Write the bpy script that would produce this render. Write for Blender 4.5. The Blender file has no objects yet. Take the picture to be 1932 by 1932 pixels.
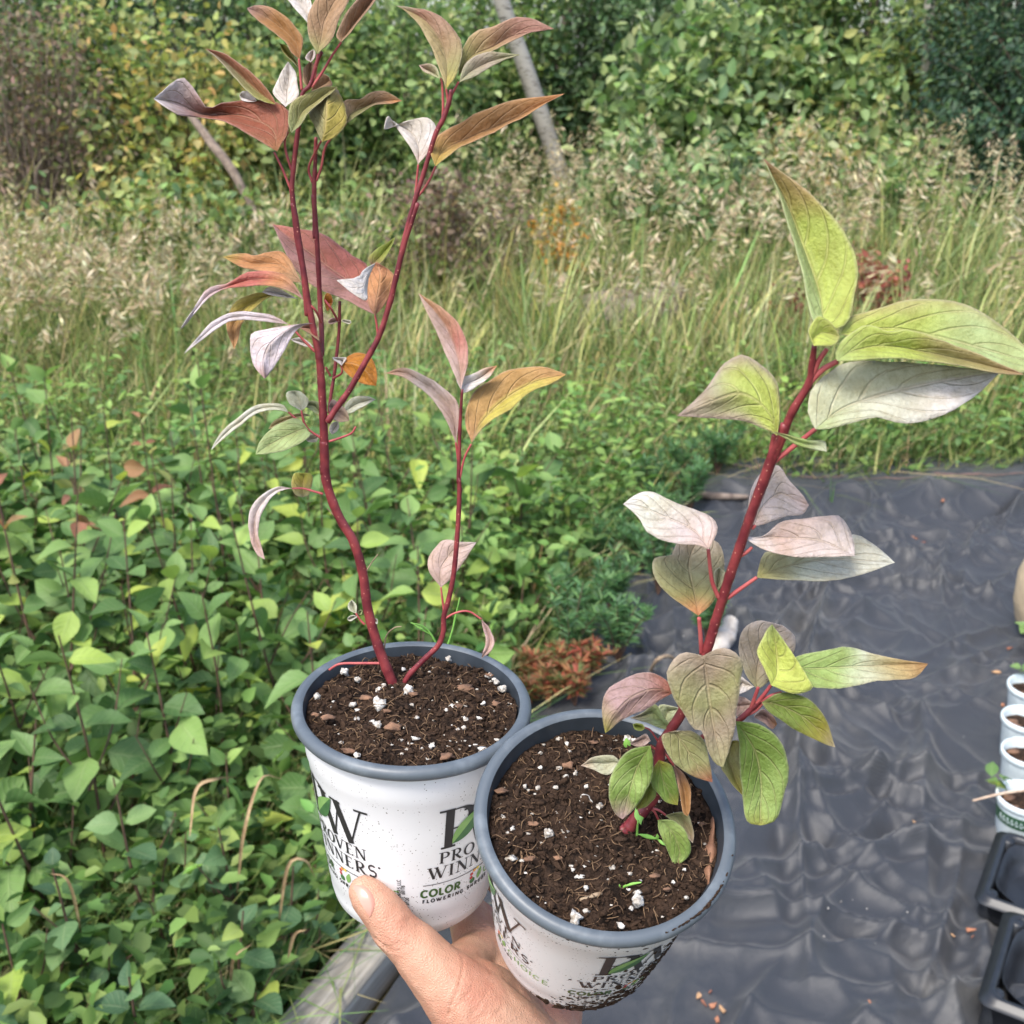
import bpy, math, random
import numpy as np
from mathutils import Vector, Matrix
from mathutils.bvhtree import BVHTree

rng = np.random.default_rng(7)
random.seed(7)
sc = bpy.context.scene
COL = sc.collection

# ------------------------------------------------------------------ camera
# numbers measured on the photograph are in a 1932 px square (F = focal length in those px)
F, CX, K = 2095.0, 966.0, 1932.0 / 3024.0
PITCH = math.radians(22)
CAM = np.array([0.0, 0.0, 1.5])
FW = np.array([0, math.cos(PITCH), -math.sin(PITCH)])
RT = np.array([1.0, 0, 0])
UP = np.array([0, math.sin(PITCH), math.cos(PITCH)])
cam_d = bpy.data.cameras.new('camera')
cam = bpy.data.objects.new('camera', cam_d)
COL.objects.link(cam)
cam.location = CAM
cam.rotation_euler = (math.radians(90) - PITCH, 0, 0)
cam_d.sensor_width = 36
cam_d.angle = 2 * math.atan(CX / F)
cam_d.clip_start, cam_d.clip_end = 0.02, 300
cam_d.dof.use_dof = True
cam_d.dof.focus_distance = 0.475
cam_d.dof.aperture_fstop = 25.0
sc.camera = cam

# ------------------------------------------------------------------ sky, sun, exposure
SUN_EL, SUN_AZ = math.radians(58), math.radians(215)      # soft light from behind and left of the camera
world = bpy.data.worlds.new('World')
sc.world = world
world.use_nodes = True
wn = world.node_tree.nodes
sky = wn.new('ShaderNodeTexSky')
sky.sky_type = 'NISHITA'
sky.sun_disc = False
sky.sun_elevation, sky.sun_rotation = SUN_EL, SUN_AZ
sky.air_density, sky.dust_density, sky.ozone_density = 1.0, 3.0, 1.0
world.node_tree.links.new(sky.outputs[0], wn['Background'].inputs[0])
wn['Background'].inputs[1].default_value = 0.15
sun_d = bpy.data.lights.new('sun', 'SUN')
sun_d.energy, sun_d.angle, sun_d.color = 1.5, math.radians(16), (1.0, 0.97, 0.91)
sun = bpy.data.objects.new('sun', sun_d)
COL.objects.link(sun)
sd = Vector((math.sin(SUN_AZ) * math.cos(SUN_EL), math.cos(SUN_AZ) * math.cos(SUN_EL), math.sin(SUN_EL)))
sun.rotation_euler = sd.to_track_quat('Z', 'Y').to_euler()
vs = sc.view_settings
vs.view_transform, vs.look, vs.exposure, vs.gamma = 'Standard', 'None', 1.15, 1.0
sc.render.engine = 'CYCLES'
sc.cycles.use_denoising = True
sc.cycles.max_bounces = 6
sc.cycles.transparent_max_bounces = 4

# ------------------------------------------------------------------ helpers
def P(x, y, d):
    """point at depth d behind the photo position (x, y)"""
    return CAM + d * (FW + RT * (x - CX) / F + UP * (CX - y) / F)

def G(x, y, z=0.0):
    """point at height z behind the photo position (x, y)"""
    r = FW + RT * (x - CX) / F + UP * (CX - y) / F
    return CAM + r * ((z - CAM[2]) / r[2])

def GY(x, y, Y):
    """point at distance Y (along the ground) behind the photo position"""
    r = FW + RT * (x - CX) / F + UP * (CX - y) / F
    return CAM + r * (Y / r[1])

def proj(q):
    v = np.asarray(q, float) - CAM
    d = v @ FW
    return CX + F * (v @ RT) / d, CX - F * (v @ UP) / d, d

def lin(c):
    c = np.asarray(c, float) / 255.0
    return np.where(c <= 0.04045, c / 12.92, ((c + 0.055) / 1.055) ** 2.4)

def _hash(ix, iy, iz):
    h = (ix.astype(np.int64) * 374761393 + iy.astype(np.int64) * 668265263 + iz.astype(np.int64) * 2147483647) & 0xFFFFFFFF
    h = ((h ^ (h >> 13)) * 1274126177) & 0xFFFFFFFF
    return ((h ^ (h >> 16)) & 0xFFFF) / 65535.0

def noise(p, scale=1.0, octaves=1, seed=0.0):
    """value noise in -1..1 for an (N,3) array"""
    p = np.asarray(p, float) * scale + seed * 17.31 + 1000.0
    out, amp, tot = 0.0, 1.0, 0.0
    for _ in range(octaves):
        i = np.floor(p).astype(np.int64)
        f = p - i
        u = f * f * (3 - 2 * f)
        r = 0.0
        for dx in (0, 1):
            for dy in (0, 1):
                for dz in (0, 1):
                    w = (u[:, 0] if dx else 1 - u[:, 0]) * (u[:, 1] if dy else 1 - u[:, 1]) * (u[:, 2] if dz else 1 - u[:, 2])
                    r = r + w * _hash(i[:, 0] + dx, i[:, 1] + dy, i[:, 2] + dz)
        out = out + amp * (r * 2 - 1)
        tot += amp
        amp *= 0.5
        p = p * 2.03 + 5.7
    return out / tot

def xyz(x, y, z=None):
    x = np.asarray(x, float)
    return np.stack([x, np.asarray(y, float) + 0 * x, (np.zeros_like(x) if z is None else np.asarray(z, float) + 0 * x)], -1)

def mesh(name, V, Fc, mats=(), smooth=True, uv=None, col=None, mi=None):
    """V (N,3); Fc (M,k) array of one polygon size, or a list of lists"""
    me = bpy.data.meshes.new(name)
    V = np.asarray(V, np.float32)
    if isinstance(Fc, np.ndarray):
        k = Fc.shape[1]
        me.vertices.add(len(V)); me.vertices.foreach_set('co', V.ravel())
        me.loops.add(Fc.size); me.loops.foreach_set('vertex_index', Fc.astype(np.int32).ravel())
        me.polygons.add(len(Fc)); me.polygons.foreach_set('loop_start', (np.arange(len(Fc)) * k).astype(np.int32))
        me.update(calc_edges=True)
    else:
        me.from_pydata(V.tolist(), [], [list(map(int, f)) for f in Fc])
    for m in (mats if isinstance(mats, (list, tuple)) else [mats]):
        me.materials.append(m)
    if smooth:
        me.polygons.foreach_set('use_smooth', np.ones(len(me.polygons), bool))
    if mi is not None:
        me.polygons.foreach_set('material_index', np.asarray(mi, np.int32))
    li = None
    if uv is not None:
        li = np.zeros(len(me.loops), np.int32); me.loops.foreach_get('vertex_index', li)
        l = me.uv_layers.new(name='UVMap'); l.data.foreach_set('uv', np.asarray(uv, np.float32)[li].ravel())
    if col is not None:
        c = np.ones((len(V), 4), np.float32); c[:, :3] = col
        a = me.color_attributes.new('Col', 'FLOAT_COLOR', 'POINT'); a.data.foreach_set('color', c.ravel())
    me.validate(clean_customdata=False)
    return me

def wloc(o):
    p = np.zeros(3)
    while o is not None:
        p = p + np.array(o.location); o = o.parent
    return p

def obj(name, me, parent=None, loc=None, rot=None, scale=None):
    o = bpy.data.objects.new(name, me)
    COL.objects.link(o)
    if parent is not None:
        o.parent = parent
    if loc is not None: o.location = loc
    if rot is not None: o.rotation_euler = rot
    if scale is not None: o.scale = (scale,) * 3 if np.isscalar(scale) else scale
    return o

def part(name, V, Fc, mats, parent=None, **kw):
    """mesh from WORLD coordinates, put under its parent (parents are never rotated here) or at top level"""
    V = np.asarray(V, float)
    if parent is None:
        c = V.mean(0); c[2] = V[:, 2].min()
        return obj(name, mesh(name, V - c, Fc, mats, **kw), None, c)
    return obj(name, mesh(name, V - wloc(parent), Fc, mats, **kw), parent)

def tag(o, label=None, cat=None, group=None, kind=None):
    if label: o['label'] = label
    if cat: o['category'] = cat
    if group: o['group'] = group
    if kind: o['kind'] = kind
    return o

def thing(name, label, cat, loc, group=None):
    return tag(obj(name, None, None, np.asarray(loc, float)), label, cat, group)

def catmull(pts, n):
    """resample a polyline (M,D) as a smooth curve with n points, by chord length"""
    p = np.asarray(pts, float)
    if len(p) == 2:
        return p[0] + np.linspace(0, 1, n)[:, None] * (p[1] - p[0])
    q = np.vstack([2 * p[0] - p[1], p, 2 * p[-1] - p[-2]])
    d = np.maximum(np.linalg.norm(np.diff(p[:, :3], axis=0), axis=1), 1e-9) ** 0.75
    s = np.concatenate([[0], np.cumsum(d)]) / d.sum()
    t = np.linspace(0, 1, n)
    i = np.clip(np.searchsorted(s, t, side='right') - 1, 0, len(p) - 2)
    u = ((t - s[i]) / (s[i + 1] - s[i]))[:, None]
    a, b, c, e = q[i], q[i + 1], q[i + 2], q[i + 3]
    return 0.5 * (2 * b + (c - a) * u + (2 * a - 5 * b + 4 * c - e) * u ** 2 + (3 * b - a - 3 * c + e) * u ** 3)

def tube(pts, rad, n=8, m=None, cap=True, wob=0.0):
    """tapered round tube along pts; returns V, quads"""
    pts = np.asarray(pts, float)
    rad = np.broadcast_to(np.asarray(rad, float), (len(pts),))
    if m:
        c = catmull(np.hstack([pts, rad[:, None]]), m); pts, rad = c[:, :3], c[:, 3]
    T = np.gradient(pts, axis=0); T /= np.linalg.norm(T, axis=1)[:, None] + 1e-12
    N = np.zeros_like(T)
    r = np.array([1.0, 0.13, 0.07]) if abs(T[0][0]) < 0.8 else np.array([0.1, 1.0, 0.2])
    for i in range(len(T)):
        r = r - T[i] * (r @ T[i]); r /= np.linalg.norm(r); N[i] = r
    B = np.cross(T, N)
    a = np.arange(n) / n * 2 * np.pi
    rr = rad[:, None] * (1 + wob * noise(np.stack([np.repeat(np.arange(len(pts)), n) * 0.7, np.tile(np.cos(a), len(pts)), np.tile(np.sin(a), len(pts))], -1), 1.3).reshape(len(pts), n)) if wob else np.repeat(rad[:, None], n, 1)
    V = pts[:, None] + rr[..., None] * (np.cos(a)[None, :, None] * N[:, None] + np.sin(a)[None, :, None] * B[:, None])
    V = V.reshape(-1, 3)
    i, j = np.meshgrid(np.arange(len(pts) - 1), np.arange(n), indexing='ij')
    i, j = i.ravel(), j.ravel(); k = (j + 1) % n
    Q = np.stack([i * n + j, i * n + k, (i + 1) * n + k, (i + 1) * n + j], -1)
    if cap:                                       # pinch the ends shut with a last ring
        e0, e1 = len(V), len(V) + n
        V = np.vstack([V, np.repeat(pts[:1] - T[:1] * rad[0] * 0.4, n, 0), np.repeat(pts[-1:] + T[-1:] * rad[-1] * 0.4, n, 0)])
        j = np.arange(n); k = (j + 1) % n; L = (len(pts) - 1) * n
        Q = np.vstack([Q, np.stack([e0 + j, e0 + k, k, j], -1), np.stack([L + j, L + k, e1 + k, e1 + j], -1)])
    return V, Q

def join(parts):
    Vs, Qs, n = [], [], 0
    for v, q in parts:
        Vs.append(v); Qs.append(q + n); n += len(v)
    return np.vstack(Vs), np.vstack(Qs)

def grid_quads(nu, nv):
    i, j = np.meshgrid(np.arange(nu - 1), np.arange(nv - 1), indexing='ij')
    i, j = i.ravel(), j.ravel()
    return np.stack([i * nv + j, (i + 1) * nv + j, (i + 1) * nv + j + 1, i * nv + j + 1], -1)

BOXQ = np.array([[0, 3, 2, 1], [4, 5, 6, 7], [0, 1, 5, 4], [1, 2, 6, 5], [2, 3, 7, 6], [3, 0, 4, 7]])

def lump(n_lat=6, n_lon=9, jag=0.25, seed=0, stretch=(1, 1, 1)):
    """an uneven pebble of radius about 1"""
    V = []
    for i in range(n_lat + 1):
        th = math.pi * i / n_lat
        for j in range(n_lon):
            ph = 2 * math.pi * j / n_lon
            V.append((math.sin(th) * math.cos(ph), math.sin(th) * math.sin(ph), math.cos(th)))
    V = np.array(V)
    V = V * (1 + jag * noise(V, 1.6, 2, seed))[:, None] * np.array(stretch)
    i, j = np.meshgrid(np.arange(n_lat), np.arange(n_lon), indexing='ij')
    i, j = i.ravel(), j.ravel(); k = (j + 1) % n_lon
    return V, np.stack([i * n_lon + j, (i + 1) * n_lon + j, (i + 1) * n_lon + k, i * n_lon + k], -1)

# ------------------------------------------------------------------ materials
class NT:
    def __init__(s, name):
        s.m = bpy.data.materials.new(name); s.m.use_nodes = True
        s.t = s.m.node_tree; s.n = s.t.nodes; s.b = s.n['Principled BSDF']; s.o = s.n['Material Output']
    def new(s, typ, **kw):
        n = s.n.new('ShaderNode' + typ)
        for k, v in kw.items():
            if k.startswith('i_'):
                key = k[2:]
                n.inputs[int(key) if key.isdigit() else key].default_value = v
            else: setattr(n, k, v)
        return n
    def link(s, a, b): s.t.links.new(a, b)
    def math(s, op, a, b=None, c=None):
        n = s.new('Math', operation=op)
        for i, v in enumerate((a, b, c)):
            if v is None: continue
            if isinstance(v, (int, float)): n.inputs[i].default_value = v
            else: s.link(v, n.inputs[i])
        return n.outputs[0]
    def mix(s, f, a, b, mode='MIX'):
        n = s.new('Mix', data_type='RGBA', blend_type=mode)
        for i, v in ((0, f), (6, a), (7, b)):
            if isinstance(v, (int, float)): n.inputs[i].default_value = v
            elif isinstance(v, (tuple, list, np.ndarray)): n.inputs[i].default_value = (*v[:3], 1)
            else: s.link(v, n.inputs[i])
        return n.outputs[2]
    def noise(s, scale, detail=3, rough=0.55, coord='Object', dist=0.0, stretch=None):
        tc = s.new('TexCoord').outputs[coord]
        if stretch:
            mp = s.new('Mapping'); mp.inputs['Scale'].default_value = stretch; s.link(tc, mp.inputs[0]); tc = mp.outputs[0]
        n = s.new('TexNoise'); n.inputs['Scale'].default_value = scale; n.inputs['Detail'].default_value = detail
        n.inputs['Roughness'].default_value = rough; n.inputs['Distortion'].default_value = dist
        s.link(tc, n.inputs['Vector'])
        return n.outputs['Fac']
    def voro(s, scale, coord='Object', feat='F1', out='Distance', rnd=1.0):
        n = s.new('TexVoronoi', feature=feat); n.inputs['Scale'].default_value = scale; n.inputs['Randomness'].default_value = rnd
        s.link(s.new('TexCoord').outputs[coord], n.inputs['Vector'])
        return n.outputs[out]
    def ramp(s, f, stops):
        n = s.new('ValToRGB'); e = n.color_ramp.elements
        while len(e) < len(stops): e.new(0.5)
        for el, (p, c) in zip(e, stops):
            el.position = p; el.color = (*c, 1) if not np.isscalar(c) else (c, c, c, 1)
        s.link(f, n.inputs[0])
        return n.outputs[0]
    def step(s, f, lo, hi):
        n = s.new('MapRange', interpolation_type='SMOOTHSTEP', clamp=True)
        n.inputs[1].default_value, n.inputs[2].default_value = lo, hi
        s.link(f, n.inputs[0]); return n.outputs[0]
    def bump(s, h, strength=0.3, dist=0.01, nrm=None):
        n = s.new('Bump'); n.inputs['Strength'].default_value = strength; n.inputs['Distance'].default_value = dist
        s.link(h, n.inputs['Height'])
        if nrm is not None: s.link(nrm, n.inputs['Normal'])
        s.link(n.outputs[0], s.b.inputs['Normal']); return n.outputs[0]
    def base(s, c, rough=None, spec=None):
        if isinstance(c, (tuple, list, np.ndarray)): s.b.inputs['Base Color'].default_value = (*c[:3], 1)
        else: s.link(c, s.b.inputs['Base Color'])
        if rough is not None: s.b.inputs['Roughness'].default_value = rough
        if spec is not None: s.b.inputs['Specular IOR Level'].default_value = spec
        return s
    def translucent(s, c, f=0.3):
        t = s.new('BsdfTranslucent'); mx = s.new('MixShader'); mx.inputs[0].default_value = f
        if isinstance(c, (tuple, list, np.ndarray)): t.inputs[0].default_value = (*c[:3], 1)
        else: s.link(c, t.inputs[0])
        s.link(s.b.outputs[0], mx.inputs[1]); s.link(t.outputs[0], mx.inputs[2]); s.link(mx.outputs[0], s.o.inputs[0])
        return s

def simple(name, c1, c2=None, rough=0.6, scale=30, bump=0.0, bscale=None, spec=0.4, stretch=None, detail=4, bdist=0.002):
    t = NT(name)
    a = lin(c1)
    if c2 is not None:
        t.base(t.mix(t.step(t.noise(scale, detail, stretch=stretch), 0.3, 0.7), a, lin(c2)), rough, spec)
    else: t.base(a, rough, spec)
    if bump: t.bump(t.noise(bscale or scale * 2, 4, stretch=stretch), bump, bdist)
    return t.m

def leaf_cloud_mat(name, trans=0.35, rough=0.55):
    t = NT(name)
    a = t.new('VertexColor', layer_name='Col').outputs[0]
    t.base(a, rough, 0.35)
    t.translucent(t.mix(0.5, a, t.mix(1.0, a, (0.9, 1.0, 0.35), 'MULTIPLY')), trans)
    return t.m
M_CLOUD = leaf_cloud_mat('foliage', 0.45)
M_GRASS = leaf_cloud_mat('grass_blades', 0.3, 0.6)

def leaf_cloud(pts, d, n, L, W, fold=0.25, simple_=False):
    """one small folded leaf per point; d = leaf direction, n = rough normal"""
    d = d / (np.linalg.norm(d, axis=1)[:, None] + 1e-9)
    s = np.cross(d, n); s /= np.linalg.norm(s, axis=1)[:, None] + 1e-9
    n = np.cross(s, d)
    L = L[:, None]; W = W[:, None]
    if simple_:
        V = np.stack([pts, pts + d * L * 0.45 - s * W + n * W * fold, pts + d * L - n * L * 0.12, pts + d * L * 0.45 + s * W + n * W * fold], 1)
        return V.reshape(-1, 3), np.arange(len(pts) * 4).reshape(-1, 4)
    tip = pts + d * L - n * L * 0.16
    V = np.stack([pts, pts + d * L * 0.24 - s * W * 0.85 + n * W * fold, pts + d * L * 0.62 - s * W * 0.8 + n * W * (fold - 0.15), tip,
                  pts + d * L * 0.62 + s * W * 0.8 + n * W * (fold - 0.15), pts + d * L * 0.24 + s * W * 0.85 + n * W * fold], 1)
    b = np.arange(len(pts))[:, None] * 6
    return V.reshape(-1, 3), np.vstack([b + np.array([[0, 1, 2, 3]]), b + np.array([[0, 3, 4, 5]])])

def pick(pal, n, jit=0.12, w=None):
    pal = lin(pal)
    c = pal[rng.choice(len(pal), n, p=w)]
    return np.clip(c * (1 + rng.normal(0, jit, (n, 1))) * (1 + rng.normal(0, jit * 0.4, (n, 3))), 0.004, 0.9)

def rdir(n):
    v = rng.normal(size=(n, 3)); return v / np.linalg.norm(v, axis=1)[:, None]

def blades(base, h, w, az, lean, curl, seg=3):
    """grass blades as tapering ribbons"""
    N = len(base)
    t = np.linspace(0, 1, seg + 1)
    dirx = np.stack([np.cos(az), np.sin(az), 0 * az], -1)
    side = np.stack([-np.sin(az + 0.6), np.cos(az + 0.6), 0 * az], -1)
    out = np.zeros((N, seg + 1, 2, 3))
    for k, u in enumerate(t):
        c = base + dirx * (h * (lean * u + curl * u * u))[:, None] + np.array([0, 0, 1.0]) * (h * (u - 0.35 * np.abs(curl) * u * u))[:, None]
        ww = (w * (1 - u ** 1.6) * 0.5 + 0.0002)[:, None]
        out[:, k, 0] = c - side * ww; out[:, k, 1] = c + side * ww
    V = out.reshape(-1, 3)
    n2 = (seg + 1) * 2
    b = np.arange(N)[:, None] * n2
    Q = np.concatenate([np.stack([b[:, 0] + 2 * k, b[:, 0] + 2 * k + 1, b[:, 0] + 2 * k + 3, b[:, 0] + 2 * k + 2], -1) for k in range(seg)])
    return V, Q, n2

# ================================================================== THE SETTING
def xb(y):
    """left edge of the weed fabric at distance y"""
    return np.interp(y, [0.6, 1.41, 1.6, 2.5, 2.8, 3.4, 4.07, 4.5], [-0.60, -0.235, -0.15, 0.06, 0.17, 0.42, 0.72, 0.86])

t = NT('meadow_soil')
t.base(t.mix(t.step(t.noise(9, 6), 0.35, 0.65), lin((66, 60, 42)), lin((104, 96, 62))), 0.95, 0.1)
t.bump(t.noise(60, 5), 0.6, 0.02)
gx = np.concatenate([np.linspace(-90, -8, 12), np.linspace(-7, 7, 60), np.linspace(8, 90, 12)])
gy = np.concatenate([np.linspace(-20, 0, 6), np.linspace(0.3, 14, 70), np.linspace(15, 160, 18)])
gX, gY = np.meshgrid(gx, gy, indexing='ij')
gp = xyz(gX.ravel(), gY.ravel())
gp[:, 2] = -0.035 + 0.02 * noise(gp, 1.1, 2)
tag(part('ground', gp, grid_quads(len(gx), len(gy)), t.m), kind='structure')

# ---- black woven weed fabric, crumpled over the ground
def ridge(p, s, seed):
    return 1 - np.abs(noise(p, s, 1, seed))
def fab_h(x, y):
    p = xyz(x, y)
    wv = np.stack([noise(p, 2.1, 2, 3), noise(p, 2.1, 2, 4), 0 * p[:, 0]], -1) * 0.16
    a = p + wv
    q = np.stack([a[:, 0] * 0.8 + a[:, 1] * 0.6, a[:, 1] * 0.8 - a[:, 0] * 0.6, a[:, 2]], -1) * np.array([1.0, 1.7, 1])
    q2 = np.stack([a[:, 0] * 0.6 - a[:, 1] * 0.8, a[:, 1] * 0.6 + a[:, 0] * 0.8, a[:, 2]], -1) * np.array([1.0, 2.2, 1])
    h = 0.030 * noise(p, 1.3, 2, 9)
    br = np.clip(0.55 + 0.9 * noise(p, 1.1, 2, 12), 0.1, 1.2)
    h = h + 0.036 * ridge(q, 1.7, 1) ** 6 + 0.030 * ridge(q2, 2.5, 2) ** 6 + br * (0.016 * ridge(q, 4.0, 5) ** 5 + 0.012 * ridge(q2, 5.7, 7) ** 5)
    far = np.clip((p[:, 1] - 3.50 - 0.10 * noise(p, 1.7, 1, 8)) / 0.32, 0, 1)
    h = h * (1 - 0.4 * far) + 0.07 * far * far * (3 - 2 * far)
    flat = np.clip((p[:, 0] - 0.70 - 0.20 * (p[:, 1] - 1.4)) / 0.14, 0, 1) * np.clip((3.1 - p[:, 1]) / 0.2, 0, 1)
    h = h * (1 - 0.75 * flat)
    near = np.clip((p[:, 0] - xb(p[:, 1])) / 0.18, 0, 1)
    return 0.014 + (h + folds_h(p[:, 0], p[:, 1]) * (1 - 0.5 * flat)) * (0.25 + 0.75 * near)
_fr = np.random.default_rng(41)
_folds = []
for _ in range(190):
    y_ = _fr.uniform(0.9, 3.7); x_ = _fr.uniform(float(xb(y_)), min(2.4, y_ * 0.55 + 0.3)); L_ = _fr.gamma(3.0, 0.09) + 0.10
    a_ = _fr.normal(0.75, 0.55) if _fr.random() < 0.6 else _fr.uniform(0, 3.14)
    _folds.append((x_, y_, math.cos(a_), math.sin(a_), L_, _fr.uniform(0.010, 0.026), _fr.uniform(0.015, 0.042) * (0.5 + L_), _fr.normal(0, 0.35)))
def folds_h(x, y):
    h = np.zeros(len(x))
    for (x_, y_, c_, s_, L_, w_, A_, bend) in _folds:
        dx, dy = x - x_, y - y_
        k_ = (np.abs(dx) < L_ + 0.1) & (np.abs(dy) < L_ + 0.1)
        if not k_.any(): continue
        u_ = dx[k_] * c_ + dy[k_] * s_; v_ = -dx[k_] * s_ + dy[k_] * c_ - bend * u_ * u_ / L_
        tp = np.clip(1 - (u_ / L_) ** 2, 0, 1)
        h[k_] += A_ * tp * (np.exp(-np.abs(v_) / w_) - 0.35 * np.exp(-((v_ - 2.2 * w_) / (1.4 * w_)) ** 2))
    return h
ny, nx = 620, 520
fy = np.linspace(0.45, 4.02, ny)
fu = np.linspace(0, 1, nx)
fY, fU = np.meshgrid(fy, fu, indexing='ij')
edge = 0.05 * noise(xyz(fY.ravel() * 0 + 3, fY.ravel()), 2.0, 2, 5).reshape(fY.shape)
fX = xb(fY) + edge + fU * (3.1 - xb(fY))
fYY = fY + (fY - 0.45) / 3.57 * 0.05 * noise(xyz(fX.ravel(), fX.ravel() * 0), 1.2, 2, 2).reshape(fY.shape)
FV = xyz(fX.ravel(), fYY.ravel())
FV[:, 2] = fab_h(FV[:, 0], FV[:, 1])
t = NT('weed_fabric')
dust = t.step(t.noise(3.2, 7, 0.7), 0.50, 0.76)
tc = t.new('TexCoord').outputs['Object']
w1 = t.new('TexWave', wave_type='BANDS', bands_direction='X'); w1.inputs['Scale'].default_value = 130; t.link(tc, w1.inputs[0])
w2 = t.new('TexWave', wave_type='BANDS', bands_direction='Y'); w2.inputs['Scale'].default_value = 130; t.link(tc, w2.inputs[0])
weave = t.math('MULTIPLY', w1.outputs['Fac'], w2.outputs['Fac'])
c = t.mix(weave, lin((40, 42, 46)), lin((66, 69, 74)))
c = t.mix(t.math('MULTIPLY', dust, 0.45), c, lin((104, 102, 96)))
t.base(c, 0.50, 0.5)
t.b.inputs['Sheen Weight'].default_value = 0.15
t.bump(t.math('ADD', t.math('MULTIPLY', t.noise(26, 4), 0.5), t.math('MULTIPLY', weave, 0.05)), 0.5, 0.012)
M_FABRIC = t.m
fabric = tag(part('weed_fabric', FV, grid_quads(ny, nx), M_FABRIC), 'crumpled black woven weed fabric sheet spread over the ground beside the meadow', 'fabric')
M_SEAM = simple('seam_thread', (150, 118, 108), (120, 98, 92), 0.8, 60)
for y0, x0, x1, ph in ((3.86, 0.80, 2.0, 0.0), (3.80, 1.72, 2.95, 1.4)):      # two pinkish marker threads woven near the far edge
    xs = np.linspace(x0, x1, 160)
    ys = y0 + 0.05 * np.sin(xs * 3.1 + ph) + 0.02 * np.sin(xs * 9 + ph)
    a = xyz(xs, ys - 0.0035); b = xyz(xs, ys + 0.0035)
    a[:, 2] = fab_h(a[:, 0], a[:, 1]) + 0.005; b[:, 2] = fab_h(b[:, 0], b[:, 1]) + 0.005
    part('seam', np.stack([a, b], 1).reshape(-1, 3), grid_quads(160, 2), M_SEAM, fabric)
def on_fabric(x, y, up=0.0):
    p = G(x, y, 0.03)
    for _ in range(6):
        p = G(x, y, float(fab_h(np.array([p[0]]), np.array([p[1]]))[0]) + up)
    return p

# ---- weathered timber edging
t = NT('grey_timber')
gr = t.noise(40, 6, 0.65, stretch=(1, 0.045, 1))
t.base(t.mix(t.step(gr, 0.3, 0.7), lin((116, 110, 100)), lin((178, 172, 162))), 0.85, 0.2)
t.bump(gr, 0.8, 0.004)
ax = np.array([0.062, 0.13, 0]); ax /= np.linalg.norm(ax); sx = np.array([ax[1], -ax[0], 0])
o0 = np.array([-0.266, 1.41, 0])
n = 40
prof = [(-0.086, -0.03), (-0.086, 0.040), (-0.082, 0.0445), (-0.006, 0.0455), (-0.001, 0.041), (0.0, -0.03)]
tv = []
for s_ in np.linspace(-0.75, 0.42, n):
    for (u, z) in prof:
        q = o0 + ax * s_ + sx * u; tv.append((q[0], q[1], z + 0.012))
tv = np.array(tv); tv += 0.0016 * np.stack([noise(tv, 20, 2, k) for k in (1, 2, 3)], -1)
bq = grid_quads(n, len(prof)).tolist() + [list(range(len(prof)))[::-1], [(n - 1) * len(prof) + k for k in range(len(prof))]]
me_o = part('timber_edging', tv, bq, t.m, smooth=False)
tag(me_o, 'weathered grey timber board lying along the edge of the black fabric', 'board')
# grain runs along the board: turn its local y axis that way
ang = math.atan2(ax[1], ax[0]) - math.pi / 2
R = np.array(Matrix.Rotation(-ang, 3, 'Z'))
co = np.zeros(len(tv) * 3, np.float32); me_o.data.vertices.foreach_get('co', co)
me_o.data.vertices.foreach_set('co', (co.reshape(-1, 3) @ R.T).astype(np.float32).ravel()); me_o.rotation_euler[2] = ang

# ---- meadow grass
def off_fabric(p, m=0.02):
    return (p[:, 0] < xb(p[:, 1]) - m) | (p[:, 1] > 3.90 + 0.05 * np.sin(p[:, 0] * 4))
def field(n, y0, y1, pw=1.0, spread=0.68):
    y = y0 + (y1 - y0) * rng.random(n) ** pw
    x = rng.uniform(-1, 1, n) * (y * spread + 0.25)
    return xyz(x, y, 0 * x - 0.03)
def grass(name, label, n, y0, y1, hfun, pal, w=(0.003, 0.006), lean=0.25, curl=0.35, pw=1.0, keep=None, jit=0.15):
    b = field(n, y0, y1, pw)
    b = b[off_fabric(b) & off_board(b)]
    if keep is not None: b = b[keep(b)]
    h = hfun(b) * rng.uniform(0.55, 1.15, len(b))
    V, Q, k = blades(b, h, rng.uniform(*w, len(b)) * (1 + b[:, 1] * 0.08), rng.uniform(0, 6.28, len(b)), np.abs(rng.normal(0, lean, len(b))), np.abs(rng.normal(0, curl, len(b))))
    c = np.repeat(pick(pal, len(b), jit), k, 0)
    return tag(part(name, V, Q, M_GRASS, col=c), label, 'grass', kind='stuff')
def clump(b, s=1.6, seed=1): return noise(b, s, 2, seed)
GP = [(140, 158, 88), (108, 134, 70), (166, 172, 106), (86, 112, 60), (190, 184, 128), (124, 150, 76), (64, 88, 48), (72, 98, 54)]
stump_c = G(1195, 630)
def off_board(b): return (b[:, 1] > 1.95) | (((b - o0) @ sx) < -0.12)
def not_stump(b): return (np.abs(b[:, 0] - stump_c[0]) > 0.34) | (b[:, 1] > stump_c[1] + 0.1) | (b[:, 1] < stump_c[1] - 0.75)
bram_c = GY(835, 600, 6.6)
def not_stump_h(b):
    nb_ = (np.abs(b[:, 0] - bram_c[0]) < 0.42) & (b[:, 1] < 6.6) & (b[:, 1] > 5.0)
    return np.where(not_stump(b), 1.0, 0.15) * np.where(nb_, 0.6, 1.0)
def hmead(b):
    y = b[:, 1]
    return np.interp(y, [2.6, 3.2, 4.2, 5.5, 8, 11], [0.20, 0.26, 0.36, 0.46, 0.66, 0.72]) * (1 + 0.45 * clump(b)) * not_stump_h(b)
grass('meadow_grass', 'green and yellowish meadow grass growing thick behind the fabric', 56000, 3.0, 10.5, hmead, GP, w=(0.004, 0.009), pw=1.1, lean=0.3, curl=0.5, jit=0.26)
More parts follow.
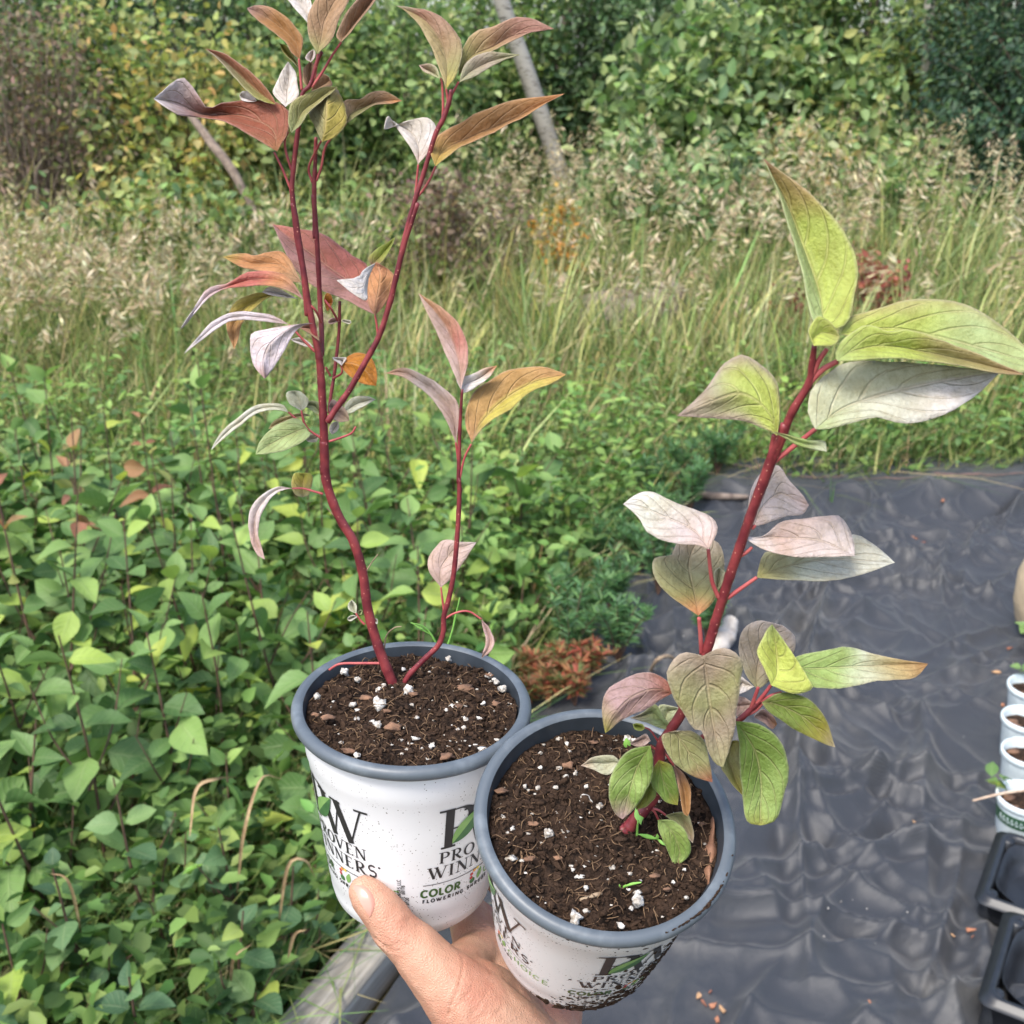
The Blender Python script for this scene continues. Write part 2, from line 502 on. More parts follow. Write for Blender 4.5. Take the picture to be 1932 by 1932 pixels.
grass('verge_grass', 'fine green grass in front of the meadow around the leafy plants', 20000, 1.2, 4.3, lambda b: np.interp(b[:, 1], [1.2, 2.6, 4.3], [0.22, 0.22, 0.30]) * (1 + 0.4 * clump(b, 3)), [(116, 146, 80), (92, 124, 70), (150, 166, 96), (166, 164, 114)], w=(0.003, 0.006), lean=0.5, curl=0.7)
grass('dry_grass', 'straw coloured dead grass stalks bent among the green', 11500, 1.25, 9.5, lambda b: np.interp(b[:, 1], [1.2, 3, 5, 9], [0.18, 0.3, 0.5, 0.7]) * not_stump_h(b), [(196, 178, 136), (176, 156, 114), (208, 194, 150), (150, 128, 96)], w=(0.0025, 0.005), lean=0.6, curl=0.6)

grass('coarse_grass', 'broad pale green grass blades standing in clumps through the meadow', 11500, 3.6, 9.5, lambda b: hmead(b) * 1.25 * (0.6 + 0.6 * (clump(b, 0.9, 5) > 0)), [(176, 186, 120), (150, 166, 100), (206, 200, 150), (190, 186, 116), (128, 148, 90)], w=(0.007, 0.013), lean=0.22, curl=0.35, jit=0.2)
# ---- tall grass with pale drooping seed heads
def seed_grass(n, y0, y1, keep, hrange, name, label, pal):
    b = field(n, y0, y1)
    b = b[off_fabric(b)]; b = b[keep(b)]; b = b[clump(b, 1.1, 21) > -0.15]
    N = len(b); h = rng.uniform(*hrange, N) * (1 + 0.2 * clump(b))
    az = rng.uniform(0, 6.28, N); lean = np.abs(rng.normal(0.10, 0.10, N)); curl = np.abs(rng.normal(0.12, 0.14, N))
    V, Q, k = blades(b, h, np.full(N, 0.0034) * (0.7 + b[:, 1] * 0.1), az, lean, curl, seg=5)
    cs = np.repeat(pick([(170, 168, 108), (190, 180, 130), (150, 156, 92)], N, 0.1), k, 0)
    m = 26
    u = rng.uniform(0.80, 1.03, (N, m))
    dx = np.stack([np.cos(az), np.sin(az), 0 * az], -1)
    hh = h[:, None]
    c = b[:, None] + dx[:, None] * (hh * (lean[:, None] * u + curl[:, None] * u * u))[..., None] + np.array([0, 0, 1.0]) * (hh * (u - 0.35 * curl[:, None] * u * u))[..., None]
    a2 = rng.uniform(0, 6.28, (N, m)); r = (1.06 - u) * hh * 0.16
    off = np.stack([np.cos(a2) * r, np.sin(a2) * r, -0.35 * r], -1) + dx[:, None] * 0.02
    c = (c + off).reshape(-1, 3)
    d = off.reshape(-1, 3) * 8 + rdir(len(c)) * 0.12 + np.repeat(dx, m, 0) * 0.35 + np.array([0, 0, 0.25]) + np.array([0, 0, -0.75]) * (u.reshape(-1, 1) > 0.93)
    sz = rng.uniform(0.026, 0.055, len(c))
    V2, Q2 = leaf_cloud(c, d, rdir(len(c)), sz, sz * 0.10, simple_=True)
    VV, QQ = join([(V, Q), (V2, Q2)])
    cc = np.vstack([cs, np.repeat(pick(pal, len(c), 0.12), 4, 0)])
    tag(part(name, VV, QQ, M_GRASS, col=cc), label, 'grass', kind='stuff')
TAN = [(206, 192, 156), (186, 168, 132), (220, 208, 176), (168, 148, 118)]
seed_grass(1500, 4.3, 9.8, lambda b: (b[:, 0] > -0.3) & not_stump(b) & ((np.abs(b[:, 0] - bram_c[0]) > 0.45) | (b[:, 1] > 6.8)), (0.70, 1.28), 'tall_seed_grass', 'tall grass with drooping pale seed heads behind the fabric', TAN)
seed_grass(1450, 4.4, 6.9, lambda b: b[:, 0] < -0.9, (0.60, 0.95), 'tan_seed_grass', 'dense tan seed heads of grass in front of the yellow leaved shrubs', TAN)

# ---- woods behind
M_BARK = simple('grey_brown_bark', (96, 84, 70), (62, 54, 46), 0.9, 18, 0.7, 40, stretch=(1, 1, 0.25))
M_TWIG = simple('dead_twig_bark', (150, 134, 120), (108, 94, 84), 0.9, 30)
t = NT('birch_bark')
lent = t.step(t.noise(14, 5, 0.6, stretch=(1, 1, 5.5)), 0.56, 0.64)
t.base(t.mix(lent, t.mix(t.noise(4, 3), lin((196, 190, 180)), lin((160, 152, 142))), lin((64, 58, 54))), 0.8, 0.3)
M_BIRCH = t.m

def shrub(name, label, cat, x, y, h, wd, nb, per, pal, leaf, group=None, pw=None, spread=0.11, wood=M_BARK, zlo=0.08, droop=0.2, jit=0.16, stems=5, twig=0.006):
    """many-stemmed bush or tree: woody stems and branches under one crown of small leaves"""
    root = thing(name, label, cat, (x, y, -0.03), group)
    o = np.array([x, y, -0.03])
    tz = rng.uniform(zlo, 1.0, nb) ** 0.9
    rad = wd * 0.5 * np.sqrt(rng.random(nb)) * (0.45 + 0.75 * np.sin(np.pi * np.clip(0.12 + 0.75 * tz, 0, 1)))
    an = rng.uniform(0, 6.28, nb)
    tips = o + np.stack([np.cos(an) * rad, np.sin(an) * rad * 0.8, tz * h], -1)
    tips += 0.12 * wd * np.stack([noise(tips, 1.3, 1, k) for k in (1, 2, 3)], -1)
    wv = []
    st = [o + np.array([rng.normal(0, 0.05), rng.normal(0, 0.05), 0]) for _ in range(stems)]
    for i, q in enumerate(tips):
        s0 = st[i % stems]
        mid = s0 + (q - s0) * 0.55 + np.array([0, 0, 0.10 * h]) + rng.normal(0, 0.04, 3)
        wv.append(tube([s0, mid, q], [twig * 1.6, twig * 0.9, twig * 0.35], 4, 6, cap=False))
    V, Q = join(wv)
    part('trunk', V, Q, wood, root)
    n = nb * per
    if n:
        k = np.repeat(np.arange(nb), per)
        s0 = np.array(st)[k % stems]
        u = 1 - np.abs(rng.normal(0, 0.22, n))
        mid = s0 + (tips[k] - s0) * 0.55 + np.array([0, 0, 0.10 * h])
        u = np.clip(u, 0.25, 1)[:, None]
        pos = (1 - u) ** 2 * s0 + 2 * u * (1 - u) * mid + u * u * tips[k]
        pos = pos + rng.normal(0, spread, (n, 3)) * np.array([1, 1, 0.8])
        pos[:, 2] = np.maximum(pos[:, 2], 0.02)
        d = (pos - o - np.array([0, 0, h * 0.45])) * 0.6 + rdir(n) * 0.8 - np.array([0, 0, droop])
        L = rng.uniform(0.65, 1.2, n) * leaf
        V, Q = leaf_cloud(pos, d, rdir(n) + np.array([0, -0.3, 1.1]), L, L * rng.uniform(0.28, 0.38, n))
        c = np.repeat(pick(pal, n, jit, pw), 6, 0)
        tag(part('crown', V, Q, M_CLOUD, root, col=c, smooth=False), kind='stuff')
    return root

GR = [(132, 156, 96), (112, 138, 86), (154, 174, 110), (94, 120, 78), (172, 186, 122)]
DK = [(92, 118, 82), (78, 102, 72), (108, 134, 92), (122, 146, 102)]
YE = [(168, 174, 104), (148, 160, 98), (188, 184, 108), (124, 142, 90), (154, 164, 104), (200, 174, 112)]
BR = [(160, 180, 122), (136, 160, 104), (114, 140, 90), (184, 198, 150), (92, 118, 80)]
def W(px, Y): return GY(px, 600, Y)[0]
# (photo x, distance, height, width, branches, leaves each, palette, leaf length, name, label)
SHR = [
 (60, 8.6, 1.5, 1.5, 60, 70, GR, 0.07, 'leafy_shrub', 'green leafy shrub at the foot of the dead brown bush'),
 (290, 8.8, 2.2, 1.0, 55, 48, GR + YE, 0.075, 'yellowing_shrub', 'tall yellow-green shrub beside the dead brown bush'),
 (405, 8.2, 1.75, 1.25, 80, 42, YE, 0.08, 'yellowing_shrub', 'yellowing shrub with orange tinged leaves around a leaning grey trunk'),
 (330, 7.4, 0.85, 1.5, 50, 60, GR + YE, 0.065, 'low_shrub', 'low dull green shrub at the foot of the yellowing shrub'),
 (560, 8.8, 1.5, 1.3, 70, 80, GR + YE[:2], 0.07, 'leafy_shrub', 'mixed green shrub between the yellowing shrub and the brown bramble'),
 (740, 9.4, 2.1, 1.7, 90, 90, GR, 0.08, 'leafy_shrub', 'bright green shrub to the side of the leaning birch trunk, behind the brown bramble'),
 (620, 10.6, 2.6, 2.0, 90, 80, GR, 0.08, 'tall_shrub', 'tall mid green shrub rising behind the mixed green shrub'),
 (430, 10.9, 2.9, 2.2, 90, 90, DK, 0.08, 'dark_shrub', 'dark green shrub rising behind the yellowing shrub'),
 (930, 11.6, 2.4, 1.6, 80, 90, GR, 0.08, 'leafy_shrub', 'green shrub growing behind the leaning birch trunk'),
 (1085, 11.8, 2.5, 1.7, 80, 90, DK, 0.08, 'dark_shrub', 'dark green shrub in shade between birch trunk and pale leaved shrub'),
 (1230, 9.6, 1.75, 1.35, 70, 46, BR + GR, 0.12, 'broadleaf_shrub', 'light green broadleaf shrub standing over the grass next to the dark gap'),
 (1400, 9.9, 1.95, 1.3, 70, 46, BR + GR, 0.12, 'broadleaf_shrub', 'light green broadleaf shrub in the middle of the meadow edge'),
 (1560, 9.7, 1.8, 1.3, 70, 46, BR + YE[:1] + GR, 0.115, 'broadleaf_shrub', 'light green broadleaf shrub growing against the dark spruce'),
 (1480, 11.6, 2.9, 2.2, 90, 90, GR, 0.085, 'tall_shrub', 'tall green shrub with yellow sprays behind the broadleaf shrubs'),
 (1690, 11.4, 2.6, 1.4, 70, 80, GR + YE[:1], 0.075, 'leafy_shrub', 'green shrub around the thin birch trunk by the spruce'),
 (1300, 12.6, 3.0, 2.4, 90, 90, DK, 0.085, 'dark_shrub', 'dark green shrub rising behind the light broadleaf shrubs'),
 (-190, 8.8, 2.2, 1.8, 70, 60, GR, 0.08, 'leafy_shrub', 'broad green shrub on the far side of the dead brown bush'),
 (-480, 8.6, 2.4, 2.0, 70, 60, GR + YE, 0.08, 'leafy_shrub', 'broad yellow-green shrub at the outer end of the row past the dead brown bush'),
 (2250, 10.5, 2.4, 2.0, 70, 60, GR, 0.08, 'leafy_shrub', 'broad green shrub on the far side of the spruce trees'),
 (100, 10.5, 2.8, 2.2, 80, 90, DK + GR, 0.08, 'tall_shrub', 'tall dark green shrub behind the dead brown bush'),
]
for (px, Y, h, w_, nb, per, pal, lf_, nm, lb) in SHR:
    shrub(nm, lb, 'shrub', W(px, Y), Y, h, w_, nb, per, pal, lf_, group='shrubs along the edge of the woods')
for (px, Y, h, w_, nb, per, pal, lf_, lb) in (
 (1150, 8.3, 1.15, 0.7, 34, 26, BR, 0.09, 'sparse light green sapling standing in the tall grass next to the birch'),
 (1330, 8.0, 1.05, 0.8, 34, 26, BR, 0.09, 'sparse light green sapling in the tall grass before the broadleaf shrubs'),
 (1500, 8.4, 1.2, 0.7, 34, 26, BR + YE, 0.09, 'sparse yellow-green sapling in the tall grass by the broadleaf shrub'),
 (1660, 8.2, 1.0, 0.7, 30, 26, GR, 0.08, 'sparse green sapling in the tall grass before the thin birch'),
 (640, 7.2, 0.7, 0.8, 34, 26, GR, 0.075, 'low green sapling in the grass beside the brown bramble'),
 (180, 6.9, 0.75, 0.9, 34, 30, GR + YE, 0.07, 'low green bush at the back of the tan seed heads'),
 (480, 7.0, 0.7, 0.8, 34, 30, GR, 0.075, 'low green bush at the foot of the grey snag')):
    shrub('young_sapling', lb, 'shrub', W(px, Y), Y, h, w_, nb, per, pal, lf_, group='young saplings in the tall grass', twig=0.004)
# evergreens on the right: short needles packed on drooping boughs
for px, Y, h, lb in ((1850, 10.6, 3.6, 'dark blue-green spruce tree at the edge of the meadow'), (1770, 12.8, 4.2, 'dark spruce tree standing behind the thin birch trunk'), (1990, 9.4, 3.0, 'dark spruce tree crowding the front of the wood edge')):
    shrub('spruce_tree', lb, 'tree', W(px, Y), Y, h, 2.0, 130, 110, [(66, 94, 74), (54, 78, 62), (82, 110, 84), (104, 130, 94)], 0.06, group='dark spruce trees', spread=0.10, droop=0.5)
# dead brown bush and bramble
shrub('dead_bush', 'dead greyish brown bush with bare twigs and withered leaves', 'bush', W(125, 8.1), 8.1, 1.95, 1.15, 200, 22, [(142, 124, 106), (120, 104, 90), (160, 142, 118), (132, 140, 96)], 0.05, wood=M_TWIG, twig=0.005, spread=0.07)
shrub('brown_bramble', 'low reddish brown bramble bush behind the grass', 'bush', W(835, 7.3), 7.3, 0.85, 1.15, 150, 20, [(138, 116, 102), (116, 98, 88), (156, 136, 116), (128, 134, 92)], 0.05, wood=M_TWIG, twig=0.004, spread=0.06)
shrub('red_weed', 'reddish brown weed standing in the pale grass', 'plant', W(1615, 5.9), 5.9, 0.62, 0.45, 40, 22, [(164, 92, 80), (140, 78, 68), (176, 116, 96)], 0.045, wood=M_TWIG, twig=0.003, spread=0.04)
shrub('red_weed', 'small reddish weed in the grass behind the fabric edge', 'plant', W(1510, 5.6), 5.6, 0.5, 0.3, 30, 16, [(140, 84, 72), (120, 76, 64), (150, 110, 84)], 0.04, wood=M_TWIG, twig=0.003, spread=0.04)
shrub('orange_weed', 'orange seeded weed in front of the broadleaf shrub', 'plant', W(1050, 6.8), 6.8, 0.84, 0.25, 26, 16, [(206, 148, 70), (190, 160, 88), (170, 150, 80)], 0.045, wood=M_TWIG, twig=0.003, spread=0.035)
# trunks
def trunk(name, label, pts, r, mat, cat='tree'):
    if pts[0][2] > 0.05:                       # carry the foot of the trunk down to the ground
        d_ = (pts[0] - pts[1]) / (pts[1][2] - pts[0][2])
        pts = [pts[0] + d_ * (pts[0][2] + 0.05)] + list(pts); r = [r[0] * 1.1] + list(r)
    root = thing(name, label, cat, pts[0])
    V, Q = tube(pts, r, 10, 14, wob=0.12)
    part('trunk', V, Q, mat, root)
    return root
tr = trunk('birch_tree', 'leaning white birch trunk rising behind the dogwood held aloft', [GY(1035, 260, 10.2), GY(985, 110, 10.1), GY(945, 0, 10.0), GY(900, -160, 9.9), GY(850, -420, 9.8)], [0.075, 0.072, 0.068, 0.062, 0.05], M_BIRCH)
tr2 = trunk('grey_snag', 'dead grey leaning trunk in the yellowing shrub', [GY(485, 410, 7.35), GY(440, 325, 7.4), GY(395, 265, 7.5), GY(345, 196, 7.6)], [0.024, 0.030, 0.028, 0.02], M_TWIG)
trunk('birch_tree', 'thin white birch trunk half hidden beside the spruce', [GY(1738, 330, 11.2), GY(1745, 200, 11.1), GY(1752, 60, 11.0), GY(1765, -200, 10.9)], [0.055, 0.052, 0.050, 0.045], M_BIRCH)
trunk('bare_sapling', 'bare grey sapling stem among the green shrubs by the dead bush', [GY(105, 640, 7.9), GY(75, 400, 7.9), GY(70, 320, 7.9), GY(95, 290, 7.9)], [0.022, 0.018, 0.013, 0.006], M_TWIG, 'sapling')
# leaf fringe over the birch top, the solid wood behind everything
n = 60000
yy = rng.uniform(13.5, 22, n); xx = rng.uniform(-1, 1, n) * (yy * 0.62 + 1); zz = rng.uniform(0.0, 1.0, n) ** 0.9 * 7.0
pp = xyz(xx, yy, zz); kp = noise(pp, 0.55, 2, 4) > -0.25; pp = pp[kp]
L = rng.uniform(0.09, 0.17, len(pp))
V, Q = leaf_cloud(pp, rdir(len(pp)) - np.array([0, 0, 0.3]), rdir(len(pp)) + np.array([0, -0.4, 1]), L, L * 0.36, simple_=True)
tag(part('distant_wood', V, Q, M_CLOUD, col=np.repeat(pick(DK + GR[:2], len(pp), 0.16), 4, 0), smooth=False), 'dense dark green wood filling the distance', 'wood', kind='stuff')
for i in range(12):
    Y = rng.uniform(13, 18); px = -100 + i * 190 + rng.uniform(-60, 60)
    a = GY(px, 600, Y); a[2] = -0.03
    lean_ = rng.normal(0, 0.25)
    trunk('forest_tree', 'slender grey tree trunk standing back in the dark wood', [a, a + np.array([lean_ * 0.4, 0, 2.0]), a + np.array([lean_, 0, 4.5]), a + np.array([lean_ * 1.3, 0, 7.0])], np.array([0.09, 0.08, 0.065, 0.05]) * rng.uniform(0.6, 1.1), M_BARK)['group'] = 'tree trunks in the wood'

# ---- rotten stump in the grass
t = NT('rotten_wood')
t.base(t.mix(t.step(t.noise(9, 6, 0.65), 0.35, 0.68), lin((92, 78, 68)), lin((176, 162, 148))), 0.95, 0.1)
t.bump(t.noise(30, 6, 0.7), 1.0, 0.03)
V1, Q1 = lump(18, 26, 0.35, 3, (0.30, 0.17, 0.17))
V1 += 0.02 * np.stack([noise(V1, 16, 3, k) for k in (5, 6, 7)], -1)
V2, Q2 = lump(16, 22, 0.4, 8, (0.17, 0.13, 0.21))
st_o = thing('rotten_stump', 'pale grey rotten stump lying half buried in the meadow grass', 'stump', stump_c)
part('root_mass', V1 + stump_c + np.array([-0.10, 0, 0.10]), Q1, t.m, st_o)
part('broken_wood', V2 + stump_c + np.array([0.20, 0.02, 0.09]), Q2, t.m, st_o)

# ================================================================== LEAFY NURSERY PLANTS ON THE LEFT
def leaf_mesh(name, mat, wide=0.36, droop=0.25, foldv=0.25, wav=0.0, tipp=1.0, nt=7, ns=2):
    """unit-length leaf blade growing along +x, upper side +z"""
    V, uv = [], []
    ts = np.linspace(0, 1, nt)
    for t_ in ts:
        w = wide * (np.sin(math.pi * t_ ** 0.78) ** 0.85) * (1 - 0.35 * tipp * max(0, t_ - 0.55)) + 0.004
        for s in np.linspace(-1, 1, 2 * ns + 1):
            z = -droop * t_ * t_ + foldv * w * abs(s) ** 1.3 + wav * math.sin(t_ * 9 + s * 2) * 0.05 * abs(s)
            V.append((t_ * (1 - 0.12 * droop), s * w, z)); uv.append((s * 0.5 + 0.5, t_))
    return mesh(name, np.array(V), grid_quads(nt, 2 * ns + 1), mat, uv=np.array(uv))

def leaf_mat(name, ramp, trans=0.38, rough=0.5, vein=0.22):
    """leaf with its own random shade per leaf, a pale midrib and side veins"""
    t = NT(name)
    rnd = t.new('ObjectInfo').outputs['Random']
    c = t.ramp(rnd, [(p, tuple(lin(k))) for p, k in ramp])
    uvn = t.new('UVMap').outputs[0]
    sp = t.new('SeparateXYZ'); t.link(uvn, sp.inputs[0])
    u = t.math('ABSOLUTE', t.math('MULTIPLY_ADD', sp.outputs[0], 2, -1))
    v = sp.outputs[1]
    rib = t.math('SUBTRACT', 1.0, t.step(u, 0.02, 0.10))
    w = t.math('FRACT', t.math('SUBTRACT', t.math('MULTIPLY', v, 7.0), t.math('MULTIPLY', u, 1.8)))
    side = t.math('MULTIPLY', t.math('SUBTRACT', 1.0, t.step(t.math('ABSOLUTE', t.math('SUBTRACT', w, 0.5)), 0.03, 0.16)), 0.55)
    vn = t.math('MAXIMUM', rib, side)
    c = t.mix(t.math('MULTIPLY', t.noise(3.0, 3), 0.35), c, t.mix(1.0, c, (0.62, 0.66, 0.5), 'MULTIPLY'))
    c2 = t.mix(t.math('MULTIPLY', vn, vein), c, lin((190, 206, 150)))
    t.base(c2, rough, 0.4)
    t.bump(vn, 0.35, 0.02)
    t.translucent(t.mix(0.5, c, t.mix(1.0, c, (0.9, 1.0, 0.3), 'MULTIPLY')), trans)
    return t.m

ML_G = leaf_mat('shrub_leaf_green', [(0.0, (80, 112, 66)), (0.3, (106, 142, 82)), (0.6, (130, 164, 96)), (0.82, (152, 184, 106)), (0.95, (178, 202, 98)), (1.0, (200, 208, 96))])
ML_D = leaf_mat('shrub_leaf_bluegreen', [(0.0, (72, 104, 74)), (0.4, (96, 130, 90)), (0.75, (120, 154, 104)), (0.94, (146, 176, 110)), (1.0, (186, 200, 100))])
ML_R = leaf_mat('shrub_leaf_reddening', [(0.0, (122, 142, 80)), (0.4, (152, 156, 90)), (0.65, (176, 136, 96)), (0.88, (178, 118, 94)), (1.0, (158, 108, 88))])
M_STEM = simple('shrub_stem_bark', (112, 84, 70), (84, 66, 54), 0.7, 60)
LM_G = [leaf_mesh('leaf', ML_G, w_, d_, f_, wv_) for w_, d_, f_, wv_ in ((0.30, 0.30, 0.35, 0.4), (0.34, 0.15, 0.2, 0.6), (0.27, 0.5, 0.45, 0.3), (0.32, 0.05, 0.5, 0.5))]
LM_D = [leaf_mesh('leaf', ML_D, w_, d_, f_, wv_, 0.3) for w_, d_, f_, wv_ in ((0.42, 0.22, 0.25, 0.4), (0.46, 0.10, 0.2, 0.5), (0.38, 0.35, 0.35, 0.3))]
LM_R = [leaf_mesh('leaf', ML_R, w_, d_, f_, wv_) for w_, d_, f_, wv_ in ((0.26, 0.30, 0.45, 0.4), (0.22, 0.5, 0.5, 0.3))]

def place_leaf(me, parent, pos, direction, size, roll=0.0, name='leaf'):
    x = Vector(direction).normalized()
    z = Vector((0, 0, 1)) - x * x.z
    if z.length < 1e-3: z = Vector((0, 1, 0))
    z.normalize(); y = z.cross(x)
    m = Matrix((x, y, z)).transposed().to_4x4() @ Matrix.Rotation(roll, 4, 'X') @ Matrix.Scale(size, 4)
    o = bpy.data.objects.new(name, me); COL.objects.link(o); o.parent = parent
    m.translation = Vector(pos); o.matrix_local = m
    return o

def leafy_plant(x, y, h, lms, lsize, gap, label, group, name='leafy_plant', side=3, top=None, lean=None):
    root = thing(name, label, 'plant', (x, y, -0.02), group)
    ln = rng.normal(0, 0.10, 2) if lean is None else np.array(lean)
    tubes = []
    def shoot(p0, az, tilt, length, lo, r0, ph, is_top):
        d = np.array([math.cos(az) * tilt, math.sin(az) * tilt, 1.0]); d /= np.linalg.norm(d)
        p1 = p0 + d * length * 0.5 + rng.normal(0, 0.012, 3); p2 = p0 + d * length + np.array([0, 0, 0.02])
        c = catmull([p0, p1, p2], 9)
        tubes.append(tube(c, np.linspace(r0, r0 * 0.35, 9), 5, cap=False))
        s = lo
        k = 0
        while s < 1.0:
            i = s * 8; i0 = int(i); q = c[i0] + (c[min(i0 + 1, 8)] - c[i0]) * (i - i0)
            a0 = ph + k * math.pi / 2 + rng.normal(0, 0.25)
            sz = lsize * rng.choice([0.5, 0.75, 0.95, 1.1, 1.25]) * (1.0 - 0.45 * max(0, s - 0.7) / 0.3)
            el = 0.10 + 0.9 * max(0, s - 0.72) / 0.28 + rng.normal(0, 0.34)
            for a in (a0, a0 + math.pi):
                dd = (math.cos(a) * math.cos(el), math.sin(a) * math.cos(el), math.sin(el))
                pp_ = q + np.array(dd) * 0.006
                me = lms[rng.integers(len(lms))] if not (top and is_top and s > 0.55) else top[rng.integers(len(top))]
                place_leaf(me, root, pp_, dd, sz, rng.normal(0, 0.6))
            s += gap / length; k += 1
    base = np.zeros(3)
    tl = math.hypot(*ln); az = math.atan2(ln[1], ln[0])
    shoot(base, az, tl, h, 0.32, 0.0042, rng.uniform(0, 3), True)
    for _ in range(side):
        t0 = rng.uniform(0.12, 0.5)
        a = rng.uniform(0, 6.28)
        shoot(base + np.array([ln[0], ln[1], 1]) * h * t0, a, rng.uniform(0.35, 0.8), h * rng.uniform(0.3, 0.5), 0.3, 0.0028, rng.uniform(0, 3), False)
    V, Q = join(tubes)
    obj('stem', mesh('stem', V, Q, M_STEM), root)
    return root

spots = [tuple((o0 + ax * u_ + sx * v_)[:2]) for u_, v_ in ((-0.25, -0.15), (-0.10, -0.13), (0.05, -0.14), (0.18, -0.12), (-0.38, -0.17))]
tries = 0
while len(spots) < 142 and tries < 12000:
    tries += 1
    y = 0.98 + 2.35 * rng.random() ** 0.9
    x = rng.uniform(-0.53 * y - 0.55, min(xb(y) - 0.07, 0.16))
    if y < 1.9 and ((np.array([x, y, 0]) - o0) @ sx) > -0.13: continue
    px_, py_, _ = proj((x, y, 0.35))
    if px_ > 1090: continue
    mind = 0.13 if y < 1.8 else 0.16
    if any((x - a) ** 2 + (y - b) ** 2 < mind ** 2 for a, b in spots): continue
    spots.append((x, y))
for (x, y) in spots:
    dist = (o0 - np.array([x, y, 0])) @ sx if y < 1.8 else xb(y) - x
    h = np.interp(y, [1.0, 1.5, 2.2, 3.1], [0.46, 0.54, 0.62, 0.60]) * rng.uniform(0.72, 1.15) * np.interp(dist, [0.05, 0.35, 0.7], [0.50, 0.82, 1.0])
    front = y < 1.62 and rng.random() < 0.75
    redtop = x < -0.85 and y > 1.7 and rng.random() < 0.14
    if front:
        leafy_plant(x, y, h, LM_D, 0.050, 0.050, 'low shrub plant with rounded blue-green leaves beside the timber board', 'round leaved plants by the timber', 'round_leaved_plant', side=4)
    else:
        leafy_plant(x, y, h * (1.12 if redtop else 1.0), LM_G, 0.086, 0.070, *(('leafy shrub plant with reddening top leaves in the green patch', 'red topped nursery plants') if redtop else
                      ('green nursery plant at the back of the patch where the tall meadow grass begins', 'nursery plants against the meadow grass') if y > 2.75 else
                      ('green nursery plant growing along the left edge of the black fabric', 'nursery plants along the fabric edge') if dist < 0.22 else
                      ('tall bushy green nursery plant with brown stem inside the thick patch', 'tall nursery plants in the patch') if h > 0.56 else
                      ('shorter bushy green nursery plant half hidden inside the thick patch', 'short nursery plants in the patch')), side=3, top=LM_R if redtop else None)
# a few taller single stems that rise out of the patch as in the photograph
for (px, py, Y, lb) in ((130, 800, 2.45, 'tall nursery plant with orange-red leaves at the tip of its bare brown stem'), (395, 700, 2.55, 'thin stemmed nursery plant standing above the grass with pale leaves'), (25, 850, 2.2, 'tall nursery plant with bronze top leaves above the green patch')):
    q = GY(px, py, Y)
    leafy_plant(q[0], Y, q[2] + 0.02, LM_G, 0.075, 0.085, lb, None, side=1, top=LM_R if px < 300 else None, lean=(rng.normal(0, 0.04), 0.0))

# undergrowth: small leaves and litter between the stems
n = 42000
yy = 0.8 + 3.4 * rng.random(n); xx = rng.uniform(-1, 1, n) * (yy * 0.62 + 0.45)
pp = xyz(xx, yy, rng.random(n) ** 1.3 * 0.27)
kp = off_fabric(pp, 0.03) & ~((yy < 1.9) & (((pp - o0) @ sx) > -0.10)); pp = pp[kp]
L = rng.uniform(0.022, 0.05, len(pp))
V, Q = leaf_cloud(pp, rdir(len(pp)) * np.array([1, 1, 0.5]), rdir(len(pp)) * 0.7 + np.array([0, 0, 1]), L, L * 0.33)
tag(part('undergrowth', V, Q, M_CLOUD, col=np.repeat(pick([(96, 128, 66), (118, 150, 80), (78, 108, 58), (142, 168, 92)], len(pp), 0.16), 6, 0), smooth=False), 'low leafy undergrowth covering the soil between the plants', 'undergrowth', kind='stuff')
# broadleaf weeds in the meadow in front of the seed grass
nb = 900
b = field(nb, 2.7, 5.0); b = b[off_fabric(b, 0.05)]
ks = np.repeat(np.arange(len(b)), 26)
hh = rng.uniform(0.14, 0.42, len(b))
u = rng.random(len(ks))
pos = b[ks] + np.stack([rng.normal(0, 0.045, len(ks)), rng.normal(0, 0.045, len(ks)), u * hh[ks] + 0.03], -1)
d = np.stack([pos[:, 0] - b[ks, 0], pos[:, 1] - b[ks, 1], 0.01 * np.ones(len(ks))], -1) * 18 + rdir(len(ks)) * 0.4
L = rng.uniform(0.03, 0.055, len(ks))
V, Q = leaf_cloud(pos, d, rdir(len(ks)) * 0.5 + np.array([0, 0, 1.0]), L, L * 0.27)
pal = pick([(132, 166, 92), (110, 148, 82), (158, 186, 104), (124, 156, 100)], len(b), 0.12)
tag(part('meadow_weeds', V, Q, M_CLOUD, col=np.repeat(pal[ks], 6, 0), smooth=False), 'soft green broadleaf weeds growing between the nursery plants and the tall grass', 'weeds', kind='stuff')

